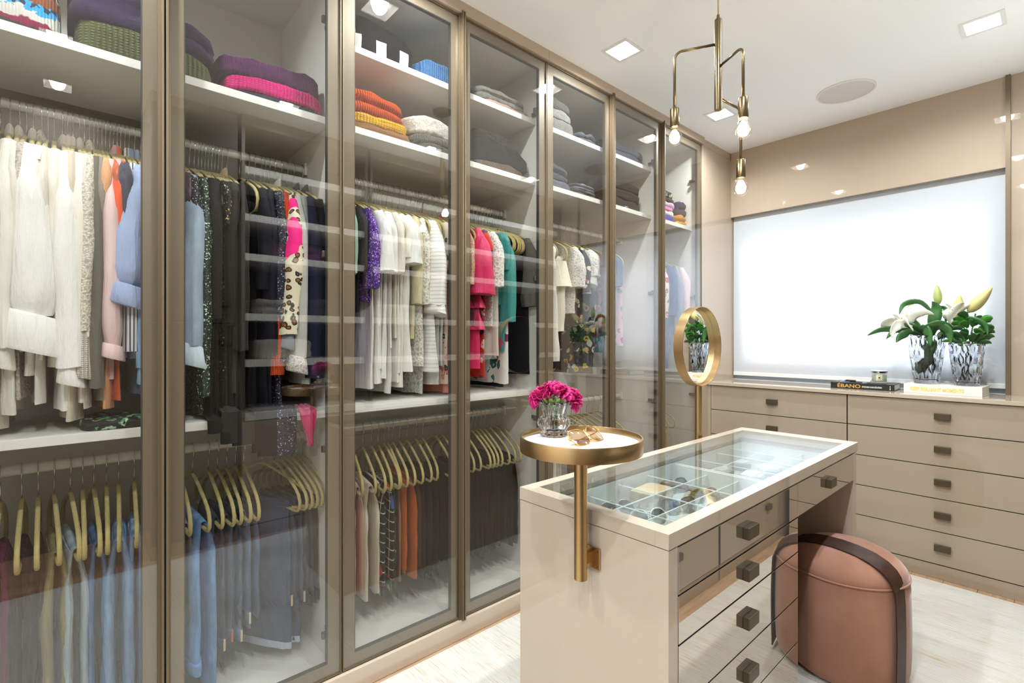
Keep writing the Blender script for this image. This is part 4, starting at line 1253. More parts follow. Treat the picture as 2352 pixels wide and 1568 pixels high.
D(2, .400, 'indigo jeans', 'indigo_jeans', 'jeans', mat=denim('#3a4a63'), th=.012, L=.42, trim=CORD)
D(2, .428, 'grey-blue jeans with orange rivets', 'riveted_jeans', 'jeans', mat=denim('#49566b'), th=.012, L=.40, trim=plain('orange_tab', '#b3643a', .7))
D(2, .456, 'steel blue jeans', 'steel_blue_jeans', 'jeans', mat=denim('#566981'), th=.012, L=.41, trim=CORD)
D(2, .484, 'washed indigo jeans', 'washed_jeans', 'jeans', mat=denim('#4b5d78'), th=.012, L=.36, trim=CORD)
D(2, .545, 'wide navy jeans with frayed hem', 'wide_jeans', 'jeans', mat=denim('#2c3a52'), th=.018, L=.50, L2=.50, w=.15, rz=30, waist=False, hem_mat=cloth('#b9c4cf'))
for i, y in enumerate((.588, .610, .632, .652)):
    D(2, y, ('dark blue jeans', 'navy ripped jeans', 'slate jeans', 'deep indigo jeans')[i], 'dark_jeans', 'jeans', mat=denim(('#33435c', '#2e3a4f', '#3c4759', '#252f44')[i]), th=.008, L=.34 + .02 * (i % 2), w=.15, rz=6, trim=CORD if i % 2 == 0 else None)
D(2, .674, 'black jeans', 'black_jeans', 'jeans', mat=denim('#1d2027'), th=.008, L=.38, rz=5)
D(2, .694, 'black trousers', 'black_trousers', mat=BK('#18181b'), th=.006, L=.36, rz=4)
D(3, .895, 'pale pink trousers', 'pink_trousers', mat=cloth('#dcb5aa'), th=.014, L=.41, rz=-12, waist=False)
D(3, .942, 'cream drawstring trousers', 'drawstring_trousers', mat=cloth('#d3c8b4'), th=.019, L=.44, w=.155, rz=-12, waist=False)
D(3, .980, 'black trousers with white stripe', 'striped_trousers', mat=stripes('#1d1b1b', '#d9d2c6', .022, 'Y', .4), th=.010, L=.44, rz=-12, waist=False)
D(3, 1.012, 'black trousers in floral check', 'floral_check_trousers', mat=check_print('#1a181c', '#cfc8b8', '#3f5fa8', '#cf4a2c'), th=.016, L=.40, w=.16, rz=-12, waist=False)
D(3, 1.042, 'green printed trousers', 'printed_trousers', mat=floral('#4f7a50', '#cfd8b0', '#27452f', 30.), th=.007, L=.45, rz=-12, waist=False)
D(3, 1.060, 'maroon trousers', 'maroon_trousers', mat=cloth('#5a2440'), th=.008, L=.40, rz=-12, waist=False)
D(3, 1.082, 'tan trousers', 'tan_trousers', mat=cloth('#a87c52'), th=.009, L=.42, rz=-12, waist=False)
D(3, 1.116, 'rust orange joggers', 'rust_joggers', mat=cloth('#b4591f'), th=.019, L=.37, L2=.42, w=.155, rz=-12, waist=False)
D(3, 1.154, 'brown trousers', 'brown_trousers', mat=cloth('#5f3c24'), th=.012, L=.40, rz=-12, waist=False)
for i, y in enumerate((1.20, 1.235)):
    D(3, y, ('black crepe trousers', 'black suit trousers')[i], 'black_trousers', mat=BK('#1c1a1a'), th=.014, L=.43, w=.16, rz=-13, waist=False)
for i, y in enumerate((1.308, 1.345, 1.382, 1.43, 1.47, 1.522, 1.547, 1.575, 1.602, 1.640, 1.682, 1.718)):
    D(4, y, ('black wool trousers', 'black flared trousers', 'soft black trousers', 'black linen trousers', 'black pleated trousers', 'black satin trousers', 'black cropped trousers', 'black ribbed trousers', 'dark brown trousers', 'charcoal trousers', 'black twill trousers', 'black stretch trousers')[i], 'black_trousers', mat=BK(('#1c1a1a', '#1e1b1a', '#191818', '#1d1b1a', '#1a1919', '#201d1c', '#1b1a1a', '#1d1b1b', '#2b2420', '#242326', '#1b1a1c', '#1c1b1d')[i]), th=.011, L=.40 + .02 * (i % 3), w=.15, rz=-13, waist=False)
D(5, 1.84, 'grey dotted trousers', 'dotted_trousers', mat=floral('#8d8579', '#e3ddd2', '#5d564c', 120.), th=.014, L=.46, waist=False)
D(5, 1.89, 'white and blue printed trousers', 'printed_trousers', mat=floral('#e5e0d6', '#3c4e66', '#3c4e66', 26., .3), th=.014, L=.46, waist=False)
D(5, 1.94, 'blush silk trousers', 'silk_trousers', mat=satin('#d9c3b2'), th=.012, L=.46, waist=False)
D(5, 1.985, 'ivory silk trousers', 'silk_trousers', mat=satin('#e6dfd3'), th=.014, L=.46, waist=False)
D(5, 2.03, 'pale grey trousers', 'grey_trousers', mat=cloth('#c9c3ba'), th=.010, L=.44, waist=False)
D(6, 2.42, 'camel trousers', 'camel_trousers', mat=cloth('#b8946a'), th=.018, L=.46, waist=False)
D(6, 2.48, 'mauve trousers', 'mauve_trousers', mat=cloth('#a07a86'), th=.014, L=.46, waist=False)
D(6, 2.54, 'tobacco brown trousers', 'tobacco_trousers', mat=cloth('#7d5a41'), th=.016, L=.46, waist=False)
D(7, 2.87, 'black trousers with white print', 'printed_trousers', mat=floral('#e3ddd4', '#2a2626', '#2a2626', 40.), th=.016, L=.46, waist=False)
D(7, 2.95, 'grey-violet trousers', 'violet_trousers', mat=cloth('#6b6278'), th=.018, L=.46, waist=False)
D(7, 3.03, 'mustard trousers', 'mustard_trousers', mat=cloth('#c08f34'), th=.02, L=.48, w=.16, waist=False)
D(7, 3.12, 'ochre trousers', 'ochre_trousers', mat=cloth('#b07f30'), th=.018, L=.46, waist=False)
finish_labels()
# empty hangers on the lower rail behind the fifth door
for i, y in enumerate((2.075, 2.10, 2.125, 2.15, 2.19, 2.23, 2.275, 2.32, 2.36)):
    hanger(y, R(rnd.uniform(-5, 5)), LZ, 'empty beige velvet hanger, %s from left among the empty ones behind fifth door' % ORD[i], 'empty hangers behind the fifth door')
# ================================================================== folded knitwear
_fold_pts = None
def folded(name, label, cat, x0, x1, y0, y1, z, h, mat, slope=0., group=None, rough=.008, layers=2, parent=None):
    """soft folded slab: rounded box with sagging top, a crease along the front edge"""
    sd = rnd.random() * 60
    n = 20; rings = []
    cx, cy = (x0 + x1) / 2, (y0 + y1) / 2
    hx, hy = (x1 - x0) / 2, (y1 - y0) / 2
    # profile around the vertical section, swept in plan as a superellipse
    N = 44
    prof = []
    K = 14
    for j in range(K + 1):
        t = math.pi * j / K - math.pi / 2
        prof.append((math.copysign(abs(math.cos(t)) ** .45, 1), math.copysign(abs(math.sin(t)) ** .7, math.sin(t))))
    for s_, zz in [(.02, -1), (.5, -1), (.85, -1)] + [(.88 + .12 * p, q) for p, q in prof] + [(.85, 1), (.6, 1), (.3, 1), (.02, 1)]:
        ring = []
        for i in range(N):
            a = 2 * math.pi * i / N
            c, s = math.cos(a), math.sin(a)
            f = (abs(c) ** 5 + abs(s) ** 5) ** (-1 / 5)
            u, v = f * c * s_, f * s * s_
            hz = h / 2 * (1 + slope * v) * (1 - .10 * max(0, abs(v) - .6) * 2.0)
            q = zz
            crease = 0
            for l_ in range(1, layers):
                zc = -1 + 2 * l_ / layers
                crease += .014 * math.exp(-((q - zc) / .16) ** 2) * (1 if s_ > .9 else 0)
            zz_ = z + hz + q * hz
            if zz > -1:
                zz_ += rough * nz(u * 2.2 + sd, v * 2.2, q) * (q + 1) * .8
            ring.append((cx + u * hx - math.copysign(crease, u) * abs(c) + rough * .6 * nz(v * 3, q * 2, sd), cy + v * hy - math.copysign(crease, v) * abs(s) * .6, zz_))
        rings.append(ring)
    o = MB().rings(rings).obj(name, mat, parent, smooth=70)
    if parent is None:
        tag(o, label, cat, group)
    return o
XA, XB = -.36, -.072
S1, S2 = 2.0455, 2.3455
def embroid():
    t = NT('embroidered_wool')
    b = t.bsdf('#1b1916', .9)
    co = t.n('ShaderNodeTexCoord'); sp = t.n('ShaderNodeSeparateXYZ'); t.l(co.outputs['Object'], sp.inputs[0])
    w = t.noise(t.coords((1, 1, 1)), 22, 3)
    h = t.math('ADD', t.math('MULTIPLY', t.math('SUBTRACT', sp.outputs[2], S1), 7.0), t.math('MULTIPLY', t.math('SUBTRACT', w, .5), .35))
    col = t.ramp(h, [(0, '#3c3a36'), (.10, '#3c3a36'), (.12, '#8d1247'), (.20, '#8d1247'), (.22, '#d9d5cc'), (.40, '#d9d5cc'), (.42, '#16324f'), (.52, '#16324f'), (.54, '#8a4a24'), (.74, '#8a4a24'), (.76, '#1d1a17'), (1, '#1d1a17')], 'LINEAR')
    vo = t.voro(t.coords(), 120)
    sq = t.n('ShaderNodeSeparateColor'); t.l(vo.outputs['Color'], sq.inputs[0])
    inb = t.math('MULTIPLY', t.math('GREATER_THAN', h, .36), t.math('LESS_THAN', h, .54))
    pick = t.math('MULTIPLY', inb, t.math('GREATER_THAN', sq.outputs[0], .55))
    col = t.mix(pick, col, '#2aa4ee')
    bead = t.math('MULTIPLY', t.math('MULTIPLY', t.math('GREATER_THAN', h, .72), t.math('LESS_THAN', h, .84)), t.math('GREATER_THAN', sq.outputs[1], .55))
    col = t.mix(bead, col, '#efe9dd')
    t.l(col, b.inputs['Base Color'])
    t.bump(t.wave(t.coords(), 50, 'Y', 2.), .5, .004)
    return t.m
folded('embroidered_sweater', 'dark sweater embroidered with blue sequins and orange wool on the top left shelf', 'sweater', XA, XB, -.285, -.008, S1, .15, embroid(), layers=1)
folded('olive_sweater', 'olive green chunky ribbed sweater under a fuzzy purple one', 'sweater', XA, XB, .018, .352, S1, .088, knit('#5d6340', .0125, 'Y', '#2b2c1c'), -.25, layers=1)
folded('purple_sweater', 'fuzzy dark purple sweater on top of the olive ribbed one', 'sweater', XA, XB + .006, .004, .360, S1 + .083, .10, fuzzy('#352a49', 90.), -.35, layers=2, rough=.016)
folded('navy_sweater', 'thin navy sweater at the bottom under the hot pink one', 'sweater', XA, XB, .395, .70, S1, .022, cloth('#262a3f'), layers=1)
folded('hot_pink_sweater', 'hot pink ribbed sweater below a plum one', 'sweater', XA, XB + .004, .385, .70, S1 + .021, .050, knit('#e3157e', .011, 'Y', '#8a0a4a'), layers=1)
folded('plum_sweater', 'plum purple knitted sweater on top of the hot pink one', 'sweater', XA, XB - .004, .365, .695, S1 + .069, .066, knit('#64285f', .005, 'Y', '#34143a'), .1, layers=1, rough=.014)
def bwcheck():
    t = NT('black_white_check_knit')
    b = t.bsdf('#17171a', .95, 0., **{'Specular IOR Level': .1})
    ck = t.n('ShaderNodeTexCoord'); sp = t.n('ShaderNodeSeparateXYZ'); t.l(ck.outputs['Object'], sp.inputs[0])
    a = t.math('SINE', t.math('ADD', t.math('MULTIPLY', sp.outputs[1], 62.), 1.4))
    z = t.math('LESS_THAN', t.math('SUBTRACT', sp.outputs[2], S2), .062)
    m = t.math('MULTIPLY', t.math('GREATER_THAN', a, .25), z)
    t.l(t.mix(m, '#121214', '#cfcabf'), b.inputs['Base Color'])
    t.bump(t.wave(t.coords(), 60, 'Y', 1.), .25, .003)
    return t.m
folded('checked_sweater', 'black sweater with white knitted squares on the top shelf', 'sweater', XA, XB, .785, 1.078, S2, .125, bwcheck(), -.2, layers=1)
folded('blue_sweater', 'denim blue chunky sweater on the top shelf', 'sweater', XA, XB, 1.09, 1.368, S2, .082, knit('#3f6f9f', .010, 'Y', '#16283e'), layers=1)
folded('dusty_pink_tee', 'dusty pink folded top under the light grey sweater', 'top', XA, XB, 1.40, 1.735, S2, .020, cloth('#c5a49a'), layers=1)
folded('light_grey_sweater', 'light grey melange sweater above a dusty pink top', 'sweater', XA, XB, 1.385, 1.715, S2 + .019, .055, fuzzy('#8f8d88'), layers=2)
folded('camel_sweater', 'camel brown fuzzy sweater at the bottom under the yellow one', 'sweater', XA, XB, .785, 1.068, S1, .032, fuzzy('#8f6238', 140.), layers=1)
folded('yellow_sweater', 'mustard yellow sweater between the camel and the orange one', 'sweater', XA, XB, .785, 1.048, S1 + .031, .040, knit('#dba514', .012, 'Y', '#a8780e'), layers=1)
folded('orange_sweater', 'burnt orange cable-knit sweater on top of the yellow one', 'sweater', XA, XB, .785, 1.032, S1 + .070, .082, knit('#cb4d14', .009, 'Y', '#6e2407'), -.15, layers=2)
folded('dark_grey_sweater', 'dark grey sweater at the bottom under the ribbed grey one', 'sweater', XA, XB, 1.075, 1.375, S1, .030, cloth('#4f4b48'), layers=1)
folded('ribbed_grey_sweater', 'grey ribbed sweater under the cream fuzzy one', 'sweater', XA, XB, 1.06, 1.365, S1 + .029, .036, knit('#7b736b', .008, 'Y', '#3d3833'), layers=1)
folded('cream_sweater', 'cream fuzzy sweater on top of the grey ones', 'sweater', XA, XB, 1.052, 1.372, S1 + .064, .076, fuzzy('#d5cdc0', 70.), layers=1, rough=.014)
folded('taupe_sweater', 'taupe sweater at the bottom of the dark brown stack', 'sweater', XA, XB, 1.39, 1.705, S1, .036, knit('#7d6b5c', .006), layers=1)
folded('black_marl_sweater', 'bulky black marl sweater in the dark brown stack', 'sweater', XA, XB, 1.385, 1.735, S1 + .035, .10, fuzzy('#2b2825', 40.), -.3, layers=1, rough=.014)
folded('brown_sweater', 'dark brown sweater on top of the black marl one', 'sweater', XA, XB - .01, 1.378, 1.640, S1 + .130, .042, cloth('#2f2825'), -.2, layers=1)
folded('waffle_sweater', 'grey waffle-knit sweater at the bottom behind the fifth door', 'sweater', XA, XB, 1.80, 2.080, S2, .066, knit('#85827d', .010, 'Y', '#38362f'), layers=1)
folded('grey_sweater', 'mid grey sweater between the waffle-knit and the top one', 'sweater', XA, XB, 1.80, 2.055, S2 + .065, .050, fuzzy('#7d7b77'), layers=1)
folded('rolled_grey_sweater', 'small grey sweater on top behind the fifth door', 'sweater', XA, XB, 1.80, 2.045, S2 + .114, .050, knit('#6f6c69', .006), -.2, layers=1)
folded('dark_printed_sweatshirt', 'dark blue-grey sweatshirt beside the waffle-knit stack', 'sweatshirt', XA, XB, 2.09, 2.26, S2, .055, cloth('#454852'), layers=2)
folded('slate_sweater', 'slate sweater at the bottom left behind the fifth door', 'sweater', XA, XB, 1.80, 2.05, S1, .042, cloth('#5a5d66'), layers=1)
folded('charcoal_sweater', 'bulky charcoal sweater on the slate one behind the fifth door', 'sweater', XA, XB, 1.80, 2.03, S1 + .041, .085, fuzzy('#4b4c53'), -.2, layers=2)
folded('anthracite_cardigan', 'anthracite cardigan lying flat beside the charcoal sweater', 'cardigan', XA, XB, 2.06, 2.262, S1, .034, cloth('#4d4c4d'), layers=2)
folded('grey_cardigan', 'soft grey cardigan on top of the anthracite one', 'cardigan', XA, XB, 2.06, 2.25, S1 + .033, .034, cloth('#64636a'), layers=2)
folded('slate_pullover', 'slate blue pullover at the bottom on the top shelf behind the sixth door', 'pullover', XA, XB, 2.30, 2.755, S2, .036, cloth('#44475a'), layers=1)
folded('navy_grey_pullover', 'navy grey pullover on the top shelf behind the sixth door', 'pullover', XA, XB, 2.30, 2.755, S2 + .035, .044, cloth('#3f4252'), layers=1)
for i in range(3):
    folded('black_pullover', 'black pullover, %s of the three stacked behind the sixth door' % ('lowest', 'middle', 'topmost')[i], 'pullover', XA, XB, 2.30, 2.72 - .004 * i, S1 + i * .053, .054, fuzzy('#2e2a28', 120.), layers=1, group='three black pullovers')
st = [('royal blue sweatshirt', '#2c3592', .042, cloth('#2c3592')), ('white cotton sweater', '#e2ded6', .034, cloth('#dfdad0')), ('candy pink sweater', '#cf7ab0', .026, cloth('#cf79ad')), ('lilac lace cardigan', '#c6afc4', .036, lace('#cbb4ca')), ('black sweatshirt', '#222', .030, cloth('#252428')), ('black top with multicoloured print', '#222', .042, floral('#201f22', '#d9c5a6', '#5f7d63', 45.))]
z = S1
for i, (n_, h_, t_, m_) in enumerate(st):
    folded('folded_' + n_.split(' with')[0].replace(' ', '_').replace('-', '_').replace('_top', '_tee'), '%s, %s in the bright stack behind the last door' % (n_, ('lowest', 'second', 'third', 'fourth', 'fifth', 'topmost')[i]), 'sweater', XA, XB - .004, 2.82, 3.135 - .012 * (i % 3), z, t_, m_, layers=1, group='bright folded stack')
    z += t_ - .001
folded('mustard_sweater', 'mustard sweater at the bottom of the stack in the far corner', 'sweater', XA, XB - .01, 3.145, 3.285, S1, .075, cloth('#b07c22'), layers=2)
folded('dark_violet_sweater', 'dark violet sweater on the mustard one in the far corner', 'sweater', XA, XB - .01, 3.150, 3.285, S1 + .074, .095, cloth('#302a44'), layers=2)
folded('printed_scarf', 'black and green patterned scarf folded on the middle shelf', 'scarf', -.30, -.075, .03, .19, 1.0005, .026, floral('#141813', '#5f8f67', '#a9c79f', 40.), layers=1)
# fuchsia scarf hanging over the middle shelf edge
fs = MB().grid(lambda u, v: ((-.115 + .077 * min(1, u * 4)) - .004 * math.sin(v * 9) * (u > .25), .622 + .036 * (v - .5) * (1 + .5 * math.sin(u * 5)) + .010 * u, 1.0035 + (.002 if u < .2 else 0) + .05 * max(0, .25 - u) - .115 * max(0, u - .25) / .75 + .006 * math.sin(v * 14)), 18, 12, .004).obj('fuchsia_scarf', satin('#b0135a', .6), smooth=60)
tag(fs, 'fuchsia silk scarf hanging over the middle shelf edge behind the second door', 'scarf')
# folded things on the shelves of the unit facing the wardrobe
for (z_, y0_, y1_, h_, c_, n_) in ((1.4205, .90, 1.20, .10, '#8f8a84', 'grey blanket'), (1.4205, 1.26, 1.58, .12, '#3a3538', 'dark throw'), (1.1255, .92, 1.30, .13, '#c9c0b2', 'cream blanket'), (1.8005, 1.0, 1.4, .10, '#5a2b3c', 'wine throw'), (1.4205, 1.8, 2.2, .11, '#b8b2aa', 'pale grey throw'), (1.1255, 1.85, 2.3, .12, '#4a4d5a', 'slate blanket'), (1.4205, 2.65, 3.1, .10, '#2c2d3a', 'navy throw')):
    folded(n_.replace(' ', '_'), 'folded %s on the shelving facing the wardrobe' % n_, 'blanket', 1.80, 2.15, y0_, y1_, z_, h_, cloth(c_), layers=2, group='folded textiles on the facing shelves')
# ================================================================== books, candle, vases on the counter
CT = .957
bb = thing('black_book', 'black book with gold title lying on the window counter', 'book', (.89, 3.57, CT + .0005))
M_BB = plain('black_book_cover', '#1d1a1d', .35)
bz0, bz1 = CT + .0005, CT + .0365
Bm = Matrix.Translation((.735, 3.515, 0)) @ Matrix.Rotation(R(2.5), 4, 'Z')
MB().box(0, .315, 0, .205, bz0, bz0 + .003).box(0, .315, 0, .205, bz1 - .003, bz1).box(0, .315, -.002, .001, bz0, bz1).xf(Bm).obj('cover', M_BB, bb)
MB().box(.002, .311, .0015, .199, bz0 + .0032, bz1 - .0032).xf(Bm).obj('pages', plain('book_pages', '#d9d6d0', .8), bb)
MB().box(.03, .20, .03, .19, bz1, bz1 + .0006).xf(Bm).obj('cover_photo', floral('#20242e', '#5c7fb4', '#c9d4e4', 20.), bb)
face = lambda x, z: Bm @ Matrix.Translation((x, -.0022, z)) @ Matrix.Rotation(R(90), 4, 'X')
text_part('ÉBANO', .0295, plain('gold_print', '#d19a3f', .5), bb, face(.034, bz0 + .0075), sx=1.22, font_w=.0006)
text_part('RYSZARD KAPUŚCIŃSKI', .0120, plain('white_print', '#e8e6e2', .5), bb, face(.160, bz0 + .0115), sx=.74, font_w=.0003)
MB().box(.2935, .2965, -.0026, -.002, bz0 + .005, bz0 + .018).box(.2935, .2965, -.0026, -.002, bz0 + .021, bz0 + .028).xf(Bm).obj('publisher_mark', plain('white_print', '#e8e6e2', .5), bb)

wbk = thing('white_book', 'thick white book with pale gold title under the crystal vases', 'book', (1.26, 3.62, CT + .0005))
M_WB = plain('white_book_cover', '#e9e5df', .5)
wz0, wz1 = CT + .0005, CT + .049
Wm = Matrix.Translation((1.092, 3.530, 0)) @ Matrix.Rotation(R(-3.5), 4, 'Z')
MB().box(0, .326, 0, .222, wz0, wz0 + .003).box(0, .326, 0, .222, wz1 - .003, wz1).box(0, .326, -.003, .001, wz0, wz1).xf(Wm).obj('cover', M_WB, wbk)
MB().box(.003, .322, .0015, .216, wz0 + .0032, wz1 - .0032).xf(Wm).obj('pages', plain('white_book_pages', '#f2f0ea', .7), wbk)
for i, x in enumerate((.03, .11, .19)):
    MB().box(x, x + .05, .03, .18, wz1, wz1 + .0004).xf(Wm).obj('cover_print', plain('pale_gold_block', '#e3d9bd', .5), wbk)
text_part('KEEP BRILLIANT MOMENTS', .0265, plain('pale_gold_print', '#ecd27a', .5), wbk, Wm @ Matrix.Translation((.030, -.0032, wz0 + .014)) @ Matrix.Rotation(R(90), 4, 'X'), sx=.70, font_w=.0012)

# candle
cd = thing('scented_candle', 'glass candle with silver lid and cream label on the black book', 'candle', (.955, 3.645, bz1 + .0012))
ccx, ccy, cz0 = .955, 3.64, bz1 + .0012
MB().lathe([(.0365, 0), (.0385, .002), (.0395, .01), (.0400, .058), (.0385, .0585), (.0378, .056), (.0372, .010), (.030, .008)], 48, (ccx, ccy, cz0)).obj('jar', thin_glass('candle_glass', (.95, .98, .96), .07), cd, smooth=40)
MB().lathe([(.036, .0085), (.0368, .0095), (.0368, .045), (.002, .0455)], 40, (ccx, ccy, cz0)).obj('wax', plain('cream_wax', '#e6e0c6', .5), cd, smooth=40)
MB().lathe([(.0395, .0592), (.0402, .0598), (.0402, .0685), (.0395, .069), (.002, .069)], 48, (ccx, ccy, cz0)).obj('lid_band', plain('chrome_band', '#c9c9c9', .08, 1.), cd, smooth=40)
MB().lathe([(.0405, .0692), (.0408, .070), (.0405, .0735), (.038, .0745), (.002, .0745)], 48, (ccx, ccy, cz0)).obj('lid', plain('pale_lid', '#dfe2e6', .25), cd, smooth=40)
def on_jar(a0, a1, z0, z1, r, mat, name, parent):
    return MB().grid(lambda u, v: (ccx + r * math.cos(a0 + (a1 - a0) * u), ccy + r * math.sin(a0 + (a1 - a0) * u), cz0 + z0 + (z1 - z0) * v), 10, 4, .0003).obj(name, mat, parent)
la = R(-78)
lb = on_jar(la - .38, la + .38, .014, .050, .0404, plain('cream_label', '#e9e0b8', .6), 'label', cd)
on_jar(la - .10, la + .10, .028, .036, .0407, plain('label_square', '#2c241c', .6), 'label_mark', lb)
for z in (.043, .023, .0185):
    on_jar(la - .24, la + .24, z, z + .0014, .0407, plain('label_print', '#a9a084', .6), 'label_line', lb)
# slim silver lighter lying on the book
tb = thing('candle_snuffer', 'slim tortoiseshell and silver rod lying on the black book', 'snuffer', (.87, 3.56, bz1 + .004))
MB().tube([(.800, 3.590, bz1 + .0085), (.855, 3.578, bz1 + .0085)], .0062, 12).obj('rod', brass('tortoise_rod', '#7d6b55', .25), tb, smooth=40)
MB().tube([(.793, 3.5915, bz1 + .0085), (.800, 3.590, bz1 + .0085)], .007, 12).obj('tip', plain('silver_tip', '#e3e3e3', .15, 1.), tb, smooth=40)
MB().tube([(.855, 3.578, bz1 + .0095), (.930, 3.560, bz1 + .0095)], .0082, 16).obj('handle', plain('pearl_handle', '#d9d4ce', .25), tb, smooth=40)

# ---- crystal vases with lilies
M_CRY = crystal('cut_crystal', (.985, .99, 1.), 1.45)
M_STEM = cloth('#5e8a3c', .6, .1, .15)
def leaf_mat(name, c1, c2, rough=.35):
    t = NT(name)
    b = t.bsdf(c1, rough)
    f = t.noise(t.coords(), 30, 3)
    t.l(t.mix(f, c1, c2), b.inputs['Base Color'])
    return t.m
M_LEAF = leaf_mat('glossy_leaf', '#2e5a2c', '#48783c')
M_LEAF2 = leaf_mat('bright_leaf', '#2c6a22', '#4f9a33')
M_PETAL = leaf_mat('white_petal', '#f1efe6', '#e6e3d2', .6)
M_BUD = leaf_mat('green_bud', '#a3b05a', '#c3c982', .5)
M_BUDY = leaf_mat('yellow_bud', '#cfc67c', '#dcc88c', .5)
def vase(c, z, h, r0, r1, label, nf=12):
    v = thing('crystal_vase', label, 'vase', (c[0], c[1], z), 'crystal vases on the white book')
    rows = 4
    def mod(a, zz):
        q = zz / h * rows
        ph = (int(q) % 2) * math.pi / nf
        tri = abs(((a + ph) * nf / (2 * math.pi)) % 1 - .5) * 2
        env = math.sin(math.pi * (q % 1)) ** .8
        return 1 - .085 * tri * env - .012
    out = []
    K = 20
    for i in range(K + 1):
        t = i / K
        out.append((r0 + (r1 - r0) * t ** .8, h * t))
    ins = [(r1 - .008, h), (r1 - .010, h - .01), (r0 + (r1 - r0) * .55 - .010, h * .5), (r0 - .008, h * .10), (r0 - .012, h * .085), (.004, h * .085)]
    m = MB()
    rings = []
    n = 72
    for r, zz in [(r0 * .9, 0)] + out:
        rings.append([(c[0] + r * mod(a, min(zz, h * .999)) * math.cos(a), c[1] + r * mod(a, min(zz, h * .999)) * math.sin(a), z + zz + (.005 * math.cos(nf * a) if zz >= h * .98 else 0)) for a in [2 * math.pi * k / n for k in range(n)]])
    for r, zz in ins:
        rings.append([(c[0] + r * math.cos(a), c[1] + r * math.sin(a), z + zz) for a in [2 * math.pi * k / n for k in range(n)]])
    m.rings(rings).obj('glass', M_CRY, v)
    ri = r0 + (r1 - r0) * .5 - .0155
    MB().lathe([(r0 - .0135, h * .092), (ri, h * .52), (ri - .003, h * .5205), (.003, h * .5205)], 40, (c[0], c[1], z)).obj('water', crystal('water', (.97, .99, .98), 1.33), v, smooth=40)
    return v
V1, V2 = (1.178, 3.622), (1.348, 3.606)
VZ = wz1 + .0006
vase(V1, VZ, .270, .055, .088, 'larger crystal vase with white lilies on the white book')
vase(V2, VZ, .225, .052, .076, 'smaller crystal vase with leafy lily buds on the white book')

def strip(pts, w, n=14, cup=.25):
    """leaf / petal: smooth path of points, width profile"""
    P = [Vector(p) for p in pts]
    def cr(t):
        k = t * (len(P) - 1); i = min(int(k), len(P) - 2); f = k - i
        p0, p1, p2, p3 = P[max(i - 1, 0)], P[i], P[i + 1], P[min(i + 2, len(P) - 1)]
        return .5 * ((2 * p1) + (p2 - p0) * f + (2 * p0 - 5 * p1 + 4 * p2 - p3) * f * f + (3 * p1 - p0 - 3 * p2 + p3) * f ** 3)
    return cr
def leaf(m, pts, w, side=None, cup=.3, peak=.45, wavy=0.):
    cr = strip(pts, w)
    def fn(u, v):
        p = cr(u); t = cr(min(1, u + .02)) - cr(max(0, u - .02))
        t.normalize()
        s = t.cross(Vector(side or (0, 0, 1)))
        if s.length < .05: s = t.cross(Vector((1, 0, 0)))
        s.normalize(); nn = s.cross(t)
        prof = (math.sin(math.pi * min(1, u ** (math.log(.5) / math.log(peak)))) + .02) if 0 < u < 1 else .02
        q = (v - .5) * 2
        return p + s * (w / 2 * prof * q) + nn * (cup * w * .5 * prof * q * q + wavy * math.sin(u * 18 + q * 2) * abs(q))
    return m.grid(fn, 14, 4, .0008)

def lily_bunch(base, z, specs, label, name='lily_bunch'):
    r = thing(name, label, 'flowers', (base[0], base[1], z + .03), 'lilies in crystal vases')
    return r
L1 = thing('lily_bouquet', 'open white lily with green buds and long leaves in the larger vase', 'flowers', (V1[0], V1[1], VZ + .03), 'lilies by the window')
L2 = thing('lily_bouquet', 'pale yellow lily buds with dark leaves in the smaller vase', 'flowers', (V2[0], V2[1], VZ + .03), 'lilies by the window')
def stem(root, pts, r=.0035):
    MB().tube(pts, r, 8).obj('stem', M_STEM, root, smooth=True)
def bud(root, p, d, ln, rad, mat):
    d = Vector(d).normalized(); p = Vector(p)
    rings = []; n = 12
    a = d.orthogonal().normalized(); b = d.cross(a)
    for j in range(11):
        u = j / 10
        rr = rad * (math.sin(math.pi * (u ** .75)) ** .8 * .95 + .06) if 0 < u < 1 else rad * .10
        rings.append([p + d * ln * u + (a * math.cos(2 * math.pi * k / n) + b * math.sin(2 * math.pi * k / n)) * rr * (1 + .10 * math.cos(6 * math.pi * k / n)) for k in range(n)])
    MB().rings(rings).obj('bud', mat, root, smooth=True)
def lily(root, c, d, size, open_=1.):
    d = Vector(d).normalized(); c = Vector(c)
    a = d.orthogonal().normalized(); b = d.cross(a)
    for k in range(6):
        t = 2 * math.pi * k / 6 + (.2 if k % 2 else 0)
        o = a * math.cos(t) + b * math.sin(t)
        pts = [c, c + d * size * .35 + o * size * .10 * open_, c + d * size * .62 + o * size * .38 * open_, c + d * size * .60 + o * size * .78 * open_, c + d * size * .34 + o * size * 1.05 * open_]
        m = MB(); leaf(m, pts, size * (.44 if k % 2 else .56), side=d.cross(o), cup=.35, peak=.55, wavy=.003)
        cr = None
        m.obj('petal', M_PETAL, root, smooth=True)
    for k in range(6):
        t = 2 * math.pi * k / 6 + .5
        o = a * math.cos(t) + b * math.sin(t)
        e = c + d * size * .85 + o * size * .22
        MB().tube([c + d * size * .2, c + d * size * .55 + o * size * .06, e], .0012, 6).blob(e, (.0035, .0018, .0018), 8, 5).obj('stamen', M_BUD, root, smooth=True)
vx, vy = V1
zt = VZ + .27
stem(L1, [(vx - .01, vy + .0, VZ + .03), (vx - .015, vy, zt), (vx - .085, vy - .04, zt + .045)])
stem(L1, [(vx + .01, vy + .01, VZ + .03), (vx + .02, vy + .01, zt), (vx + .045, vy + .02, zt + .17)])
